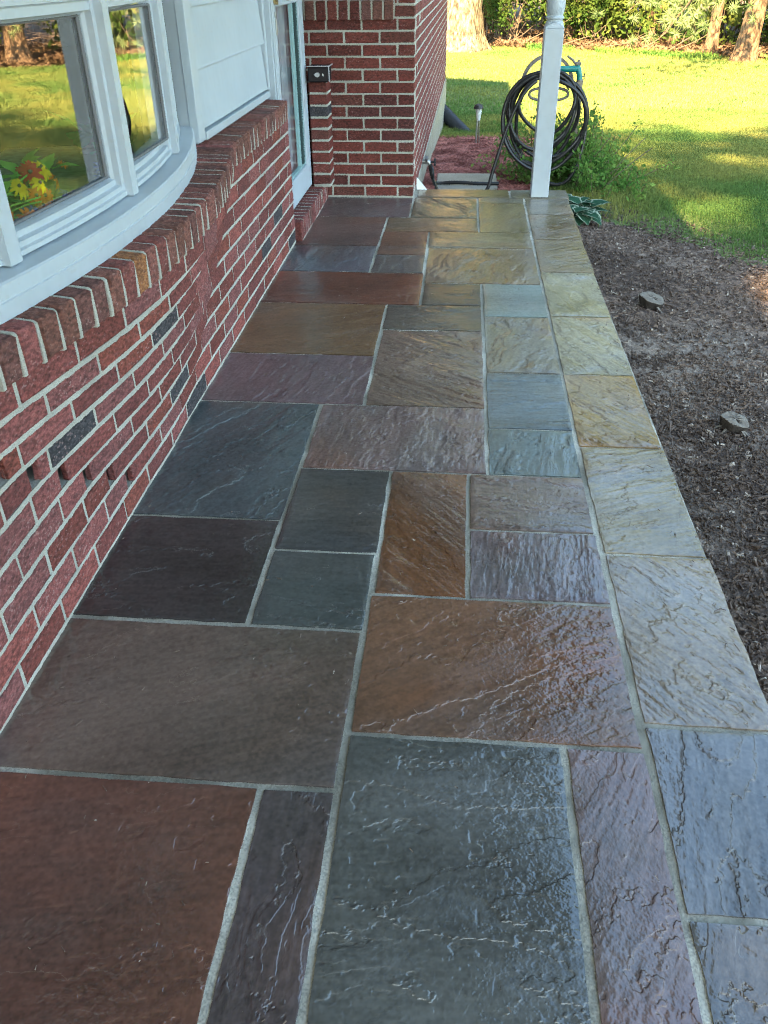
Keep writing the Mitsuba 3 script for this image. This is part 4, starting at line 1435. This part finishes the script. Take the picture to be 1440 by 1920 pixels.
wb = thing('leafy_shrub', 'wispy green shrub growing behind the hose and post', 'shrub')
stems, lv = [], []
rs = np.random.default_rng(44)
for i in range(80):
    b = np.array([max(rs.normal(.80, .15), .56), rs.normal(7.0, .18), -.18])
    top = b + np.array([rs.normal(.0, .16), rs.normal(0, .14), rs.uniform(.16, .50)])
    pts = spline([b, (b + top) / 2 + rs.normal(0, .03, 3), top], 12)
    stems.append(tube(pts, .003, 4, caps=False))
    q = pts[np.repeat(np.arange(3, 12), 9)] + rs.normal(0, .028, (81, 3))
    lv.append(leaf_quads(q, .036, rs))
obj('stem', cat(stems), 'twig', wb, kind='stuff')
obj('foliage', cat(lv), 'weed_leaf', wb)
wb2 = thing('leafy_shrub', 'low spreading weeds at the foot of the post beside the lawn', 'shrub')
lv, stems = [], []
for i in range(60):
    b = np.array([rs.normal(.98, .17), rs.normal(6.75, .28), 0])
    if b[0] < .72:
        continue
    b[2] = gzf(b[0], b[1])
    top = b + np.array([rs.normal(.05, .1), rs.normal(0, .1), rs.uniform(.06, .24)])
    pts = spline([b, (b + top) / 2 + rs.normal(0, .02, 3), top], 8)
    stems.append(tube(pts, .0022, 4, caps=False))
    q = pts[np.repeat(np.arange(2, 8), 7)] + rs.normal(0, .022, (42, 3))
    lv.append(leaf_quads(q, .04, rs))
for (a, b) in (((1.0, 6.45, -.12), (1.32, 6.6, .22)), ((1.02, 6.42, -.12), (1.36, 6.5, .17))):
    stems.append(tube(spline([a, (np.array(a) + b) / 2 + [0, 0, .02], b], 8), .003, 4))
obj('stem', cat(stems), 'twig', wb2, kind='stuff')
obj('foliage', cat(lv), 'weed_leaf', wb2)
wb3 = thing('leafy_shrub', 'small patch of weeds in the red mulch left of the hose coil', 'shrub')
lv = []
for (cx, cy, n_, hh) in ((.40, 7.35, 70, .10), (.44, 7.0, 80, .09), (.44, 8.3, 260, .30), (.42, 8.35, 200, .45)):
    P_ = np.column_stack([rs.normal(cx, .07, n_), rs.normal(cy, .13, n_), gzf(cx, cy) + rs.random(n_) * hh])
    lv.append(leaf_quads(P_, .035, rs))
obj('foliage', cat(lv), 'weed_leaf', wb3)


def stump(x, y, r, h, label, seed):
    t = thing('tree_stump', label, 'stump')
    r_ = np.random.default_rng(seed)
    z = gzf(x, y)
    n, rows = 40, [(0, -.03), (.0, 0), (.25, .3), (.4, .75), (.42, .93), (.38, 1.0)]
    th_ = np.arange(n) * 2 * np.pi / n
    rad = r * (1 + .10 * np.sin(2 * th_ + seed) + .06 * np.sin(5 * th_ + 2 * seed) + r_.normal(0, .012, n))
    prof_ = [(.95, -.05), (.90, .25 * h), (.92, .5 * h), (1.0, .72 * h), (1.0, .95 * h), (.95, h)]
    V = []
    for f, zz in prof_:
        V.append(np.stack([x + rad * f * np.cos(th_), y + rad * f * np.sin(th_) * .9, z + zz + .002 * np.sin(2 * th_) * (zz > .5 * h)], 1))
    for f in (.6, .25):
        V.append(np.stack([x + rad * f * np.cos(th_), y + rad * f * np.sin(th_) * .9, z + h + .004 * np.sin(2 * th_) + r_.normal(0, .0012, n)], 1))
    V = np.array(V)
    m_ = len(V)
    idx = np.arange(m_ * n).reshape(m_, n)
    F = []
    for a in range(m_ - 1):
        F += [np.stack([idx[a], np.roll(idx[a], -1), np.roll(idx[a + 1], -1)], 1), np.stack([idx[a], np.roll(idx[a + 1], -1), idx[a + 1]], 1)]
    V = np.vstack([V.reshape(-1, 3), [x, y, z + h]])
    V[:, 2] += np.clip((V[:, 2] - z) / h, 0, 1) * (.22 * (V[:, 1] - y) - .16 * (V[:, 0] - x))
    F.append(np.stack([idx[-1], np.roll(idx[-1], -1), np.full(n, len(V) - 1)], 1))
    obj('trunk', (V, np.vstack(F)), 'stump_wood', t, smooth=35)
    roots = [tube([(x + r * .9 * math.cos(a), y + r * .9 * math.sin(a), z + h * .3), (x + r * 1.25 * math.cos(a), y + r * 1.25 * math.sin(a), z + .010), (x + r * 1.7 * math.cos(a + .2), y + r * 1.7 * math.sin(a + .2), z - .008)], [.009, .006, .003], 6) for a in r_.uniform(0, 2 * np.pi, 6)]
    obj('root', cat(roots), 'stump_wood', t, smooth=40)


stump(.950, 4.00, .056, .055, 'low sawn stump with dark roots in the bed, farther from the camera', 3)
stump(1.010, 2.72, .046, .050, 'small round sawn stump in the bed, nearest the camera', 9)
obj('fallen_petal', trimesh.Trimesh(np.array([(.700, 1.712, -.085), (.712, 1.718, -.080), (.716, 1.708, -.083), (.706, 1.703, -.086)]), np.array([(0, 1, 2), (0, 2, 3)]), process=False), 'petal_orange', label='tiny orange petal on the soil at the porch edge', category='petal')

# ------------------------------------------------------------------ trees
def crown(center, r, n, size, rg, clumps=14):
    """Leaf cards gathered in clumps, so that sky shows between them."""
    out = []
    center, r = np.asarray(center, float), np.asarray(r, float)
    for i in range(clumps):
        d = rg.normal(size=3)
        d /= np.linalg.norm(d)
        c_ = center + d * r * rg.uniform(.45, .95)
        rr_ = r.mean() * rg.uniform(.22, .42)
        out.append(leafy(n // clumps, c_, (rr_, rr_, rr_ * .7), size, rg, .45))
    return cat(out)


def tree(kind, label, x, y, h, r_t, cr, n, size, seed, group=None, bark='oak_bark', leaf='tree_leaf', base=None, clumps=16):
    rg_ = np.random.default_rng(seed)
    t = thing(kind, label, 'tree', group)
    z = gzf(x, y)
    zs_ = np.concatenate([[-.2, 0, .15, .4, .9, 1.6], np.linspace(2.4, h * .85, 10)])
    rad = r_t * (1 - .75 * np.clip(zs_ / h, 0, 1)) * (1 + .55 * np.exp(-np.clip(zs_, 0, None) / .28))
    wob = np.cumsum(rg_.normal(0, .03 * h / 10, (len(zs_), 2)), 0) * (zs_ > .9)[:, None]
    P_ = np.column_stack([x + wob[:, 0], y + wob[:, 1], z + zs_])
    tr = tube(P_, rad, 22)
    ang_ = np.arctan2(tr.vertices[:, 1] - y, tr.vertices[:, 0] - x)
    low = np.exp(-np.clip(tr.vertices[:, 2] - z, 0, None) / .5)
    f = 1 + low * .16 * np.sin(ang_ * 5 + seed)
    tr.vertices[:, 0] = x + (tr.vertices[:, 0] - x) * f
    tr.vertices[:, 1] = y + (tr.vertices[:, 1] - y) * f
    br = [tr]
    cz = z + h * .72 if base is None else z + (base + h) / 2
    hr = (h - (base if base is not None else h * .42)) / 2
    for i in range(9):
        a = rg_.uniform(0, 2 * np.pi)
        zz = z + rg_.uniform(.4, .75) * h
        e = np.array([x + math.cos(a) * cr * .75, y + math.sin(a) * cr * .75, zz + h * .16])
        br.append(tube(spline([(x, y, zz), (np.array([x, y, zz]) + e) / 2 + [0, 0, -.05 * h], e], 8), np.linspace(r_t * .28, r_t * .05, 8), 7))
    obj('trunk', cat(br), bark, t, smooth=True)
    obj('crown', crown((x, y, cz), (cr, cr, hr), n, size, rg_, clumps), leaf, t)
    return t


# big tree at the back of the lawn, its trunk in the sun
tree('broadleaf_tree', 'thick pale sunlit tree trunk at the back of the lawn beside the brick wing', -.10, 22.6, 16, .44, 5.0, 7000, .34, 1, base=5)


def pine(label, x, y, h, r_t, seed, boughs, view_boughs=(), lean=(0, 0)):
    rg_ = np.random.default_rng(seed)
    t = thing('pine_tree', label, 'tree', None)
    z = gzf(x, y)
    zs_ = np.array([-.2, 0, .2, .5, 1.0, 2, 4, 6, 8, h])
    P_ = np.column_stack([x + lean[0] * zs_, y + lean[1] * zs_, z + zs_])
    rad = r_t * (1 - .8 * np.clip(zs_ / h, 0, 1)) * (1 + .5 * np.exp(-np.clip(zs_, 0, None) / .25))
    tr = [tube(P_, rad, 18)]
    need = []

    def tuft(c_, n_, L, w):
        d = rg_.normal(size=(n_, 3)) + [0, 0, -.15]
        d /= np.linalg.norm(d, axis=1, keepdims=True)
        s = np.cross(d, rg_.normal(size=(n_, 3)))
        s /= np.linalg.norm(s, axis=1, keepdims=True)
        Ls = (L * rg_.uniform(.7, 1.2, n_))[:, None]
        V_ = np.stack([c_ - s * w, c_ + s * w, c_ + d * Ls], 1).reshape(-1, 3)
        need.append((V_, np.arange(3 * n_).reshape(-1, 3)))

    for i in range(boughs):
        zz = rg_.uniform(2.2, h)
        a = rg_.uniform(0, 2 * np.pi)
        L = (1 - zz / h * .75) * rg_.uniform(2.4, 3.8)
        p0 = np.array([x + lean[0] * zz, y + lean[1] * zz, z + zz])
        p1 = p0 + np.array([math.cos(a) * L, math.sin(a) * L, -.12 * L])
        pts = spline([p0, (p0 + p1) / 2 + [0, 0, .25], p1], 9)
        tr.append(tube(pts, np.linspace(.05, .012, 9), 5, caps=False))
        for q in pts[2:]:
            for w in range(4):
                tuft(q + rg_.normal(0, .28, 3) * [1, 1, .5], 16, .22, .018)
    for (p0, p1, n_) in view_boughs:
        p0, p1 = np.array(p0, float), np.array(p1, float)
        pts = spline([p0, (p0 + p1) / 2 + [0, 0, .14], p1], 9)
        tr.append(tube(pts, np.linspace(.025, .008, 9), 5, caps=False))
        for w in range(n_):
            q = pts[rg_.integers(2, 9)] + rg_.normal(0, 1, 3) * [.22, .16, .07] + [0, 0, -.04]
            tuft(q, 42, .15, .008)
    obj('trunk', cat(tr), 'pine_bark', t, smooth=True)
    obj('crown', cat(need), 'pine_needle', t)


pine('leaning pine with reddish trunk and low drooping boughs at the wood edge', 5.72, 19.9, 12, .20, 2, 44,
     [((5.75, 19.9, 1.9), (2.7, 16.8, .52), 34), ((5.75, 19.9, 1.7), (3.3, 16.5, .20), 34), ((5.7, 19.9, 1.8), (4.2, 16.8, .40), 30), ((5.7, 19.9, 1.9), (3.7, 17.0, .55), 30), ((5.7, 19.9, 1.7), (5.2, 17.8, .50), 22), ((5.7, 19.9, 1.8), (6.2, 18.0, .45), 20)], lean=(.055, .0))
pine('slender pine trunk standing behind the low drooping boughs', 5.60, 22.2, 11, .12, 3, 30, [((5.6, 22., 1.6), (4.4, 20.5, .5), 10)])
pine('tall pine right of the frame, mirrored in the bow window', 10.2, 18.6, 12, .22, 4, 60, [((10.2, 18.6, 1.6), (9.0, 16.6, .3), 14), ((10.2, 18.6, 1.6), (11.0, 16.4, .4), 14), ((10.2, 18.6, 1.9), (10.0, 16.2, .6), 14)])
pine('bushy pine on the far right of the lawn, mirrored in the bow window', 14.6, 14.6, 11, .2, 5, 60, [((14.6, 14.6, 1.7), (13.2, 12.9, .4), 14), ((14.6, 14.6, 1.7), (14.4, 12.6, .5), 14)])


def shrub(label, x, y, r, h, n, size, seed, leaf='shrub_leaf'):
    rg_ = np.random.default_rng(seed)
    t = thing('woodland_shrub', label, 'shrub', 'shrubs along the wood edge')
    z = gzf(x, y)
    st = []
    cl = []
    for i in range(16):
        a = rg_.uniform(0, 2 * np.pi)
        e = np.array([x + math.cos(a) * r * rg_.uniform(.3, 1), y + math.sin(a) * r * .7 * rg_.uniform(.3, 1), z + h * rg_.uniform(.35, 1)])
        b = np.array([x + rg_.normal(0, .2 * r), y + rg_.normal(0, .15 * r), z - .05])
        pts = spline([b, (b + e) / 2 + rg_.normal(0, .1, 3), e], 7)
        st.append(tube(pts, np.linspace(.018, .005, 7), 5, caps=False))
        cl.append(leafy(n // 16, e, (r * .42, r * .36, h * .22), size, rg_, .5))
    obj('stem', cat(st), 'twig', t, smooth=True)
    obj('foliage', cat(cl), leaf, t)


SHL = ['leafy shrub right of the thick sunlit trunk', 'tall green shrub behind the top of the porch post', 'shrub just right of the porch post at the wood edge', 'large shrub behind the drooping pine boughs', 'shrub right of the leaning pine',
       'big dark shrub directly behind the thick sunlit trunk', 'shrub in the shade behind the leaning pine', 'shrub beyond the right edge of the lawn', 'shrub left of the bushy pine, mirrored in the window', 'shrub right of the bushy pine at the lawn edge', 'farthest right shrub of the wood edge']
shr = [(1.1, 24.2, .9, 1.5, 1500), (2.3, 24.4, 1.0, 1.7, 1500), (3.2, 24.0, .9, 1.3, 1300), (3.9, 25.0, 1.2, 2.0, 1500), (7.6, 21.6, 1.0, 1.6, 1300), (.3, 25.6, 1.2, 2.2, 1500), (6.6, 24.0, 1.4, 2.2, 1400), (9.0, 22, 1.3, 2.0, 1200), (12.2, 18.6, 1.2, 1.8, 1200), (16.5, 13.5, 1.3, 1.9, 1200), (18.2, 10, 1.3, 2, 1200)]
for i, (x, y, r, h, n) in enumerate(shr):
    shrub(SHL[i], x + .15, y + 1.1, r, h, int(n * 1.7), .095, 60 + i)

# the wood behind: one mass of trunks and foliage
rw = np.random.default_rng(77)
ms, tk = [], []
for i in range(90):
    u = rw.random()
    x = -14 + 46 * u
    y = float(far_edge(min(max(x, -14), 19))) + rw.uniform(3.5, 16)
    hh = rw.uniform(7, 13)
    r = rw.uniform(1.4, 2.6)
    tk.append(tube([(x, y, -.8), (x + rw.normal(0, .2), y, hh * .8)], np.array([.2, .07]) * rw.uniform(.6, 1.3), 8))
    for q in range(5):
        ms.append(leafy(130, (x + rw.normal(0, r * .5), y + rw.normal(0, r * .5), rw.uniform(.12, 1) * hh), (r, r, hh * .16), .5, rw, .45))
us = []
for i in range(120):
    x = rw.uniform(-10, 24)
    y = float(far_edge(min(x, 19))) + rw.uniform(2.5, 9)
    us.append(leafy(330, (x, y, rw.uniform(-.3, 1.1)), (1.1, .8, .8), .15, rw, .5))
obj('woodland', cat(ms), 'tree_leaf', kind='stuff', label='dense dark woodland beyond the lawn', category='wood')
obj('woodland__trunks', cat(tk), 'pine_bark', smooth=True, kind='stuff')
obj('woodland__undergrowth', cat(us), 'shrub_leaf', kind='stuff')

# fallen branches and twigs at the wood edge
for i in range(9):
    r_ = np.random.default_rng(200 + i)
    x = [1.2, 1.9, 2.7, 2.9, 3.6, 4.1, 4.4, 4.9, 5.2][i]
    y = float(far_edge(x)) + r_.uniform(.3, 1.2)
    z = gzf(x, y)
    tw = []
    L = r_.uniform(.6, 1.0)
    a = r_.uniform(-.5, .5)
    p0 = np.array([x - L / 2 * math.cos(a), y, z + r_.uniform(.02, .1)])
    p1 = np.array([x + L / 2 * math.cos(a), y + .4 * math.sin(a), z + r_.uniform(.15, .55)])
    pts = spline([p0, (p0 + p1) / 2 + r_.normal(0, .05, 3), p1], 9)
    tw.append(tube(pts, np.linspace(.013, .004, 9), 6))
    for q in range(4):
        b = pts[r_.integers(1, 9)]
        e = b + np.array([r_.uniform(-.35, .35), r_.uniform(-.1, .2), r_.uniform(-.05, .35)])
        tw.append(tube([b, (b + e) / 2 + r_.normal(0, .03, 3), e], [.007, .005, .003], 5))
    obj('fallen_branch', cat(tw), 'twig', label=['bare fallen branch at the foot of the shrub beside the thick trunk', 'bare branch in the litter left of the porch post', 'bare branch in the litter behind the porch post', 'low twiggy branch right of the porch post', 'bare branch under the left end of the pine boughs', 'bare branch under the middle of the pine boughs', 'twiggy branch under the lowest pine bough', 'bare branch between the boughs and the leaning pine', 'bare branch at the foot of the slender pine trunk'][i], category='branch', group='fallen branches at the wood edge')

# yard trees behind the photographer: their crowns shade the near lawn
for i, (x, y, h, cr, n, b) in enumerate([(-2.6, -8.5, 17, 3.2, 2200, 10.5), (1.2, -7.2, 16, 2.6, 1500, 11), (.3, -5.8, 13.5, 2.4, 1300, 9), (4.6, -6.4, 14, 2.6, 1300, 9.5), (9.0, -7.0, 15, 3.2, 2300, 9), (-.35, -9.0, 12.4, 2.0, 1600, 9.2), (-.30, -6.5, 11.9, 1.3, 1000, 9.6)]):
    tree('broadleaf_tree', ['spreading', 'tall', 'slim', 'dense', 'broad', 'small', 'narrow'][i] + ' yard tree standing behind the photographer', x, y, h, .22, cr, n, .30, 300 + i, 'yard trees behind the photographer', base=b, clumps=15)
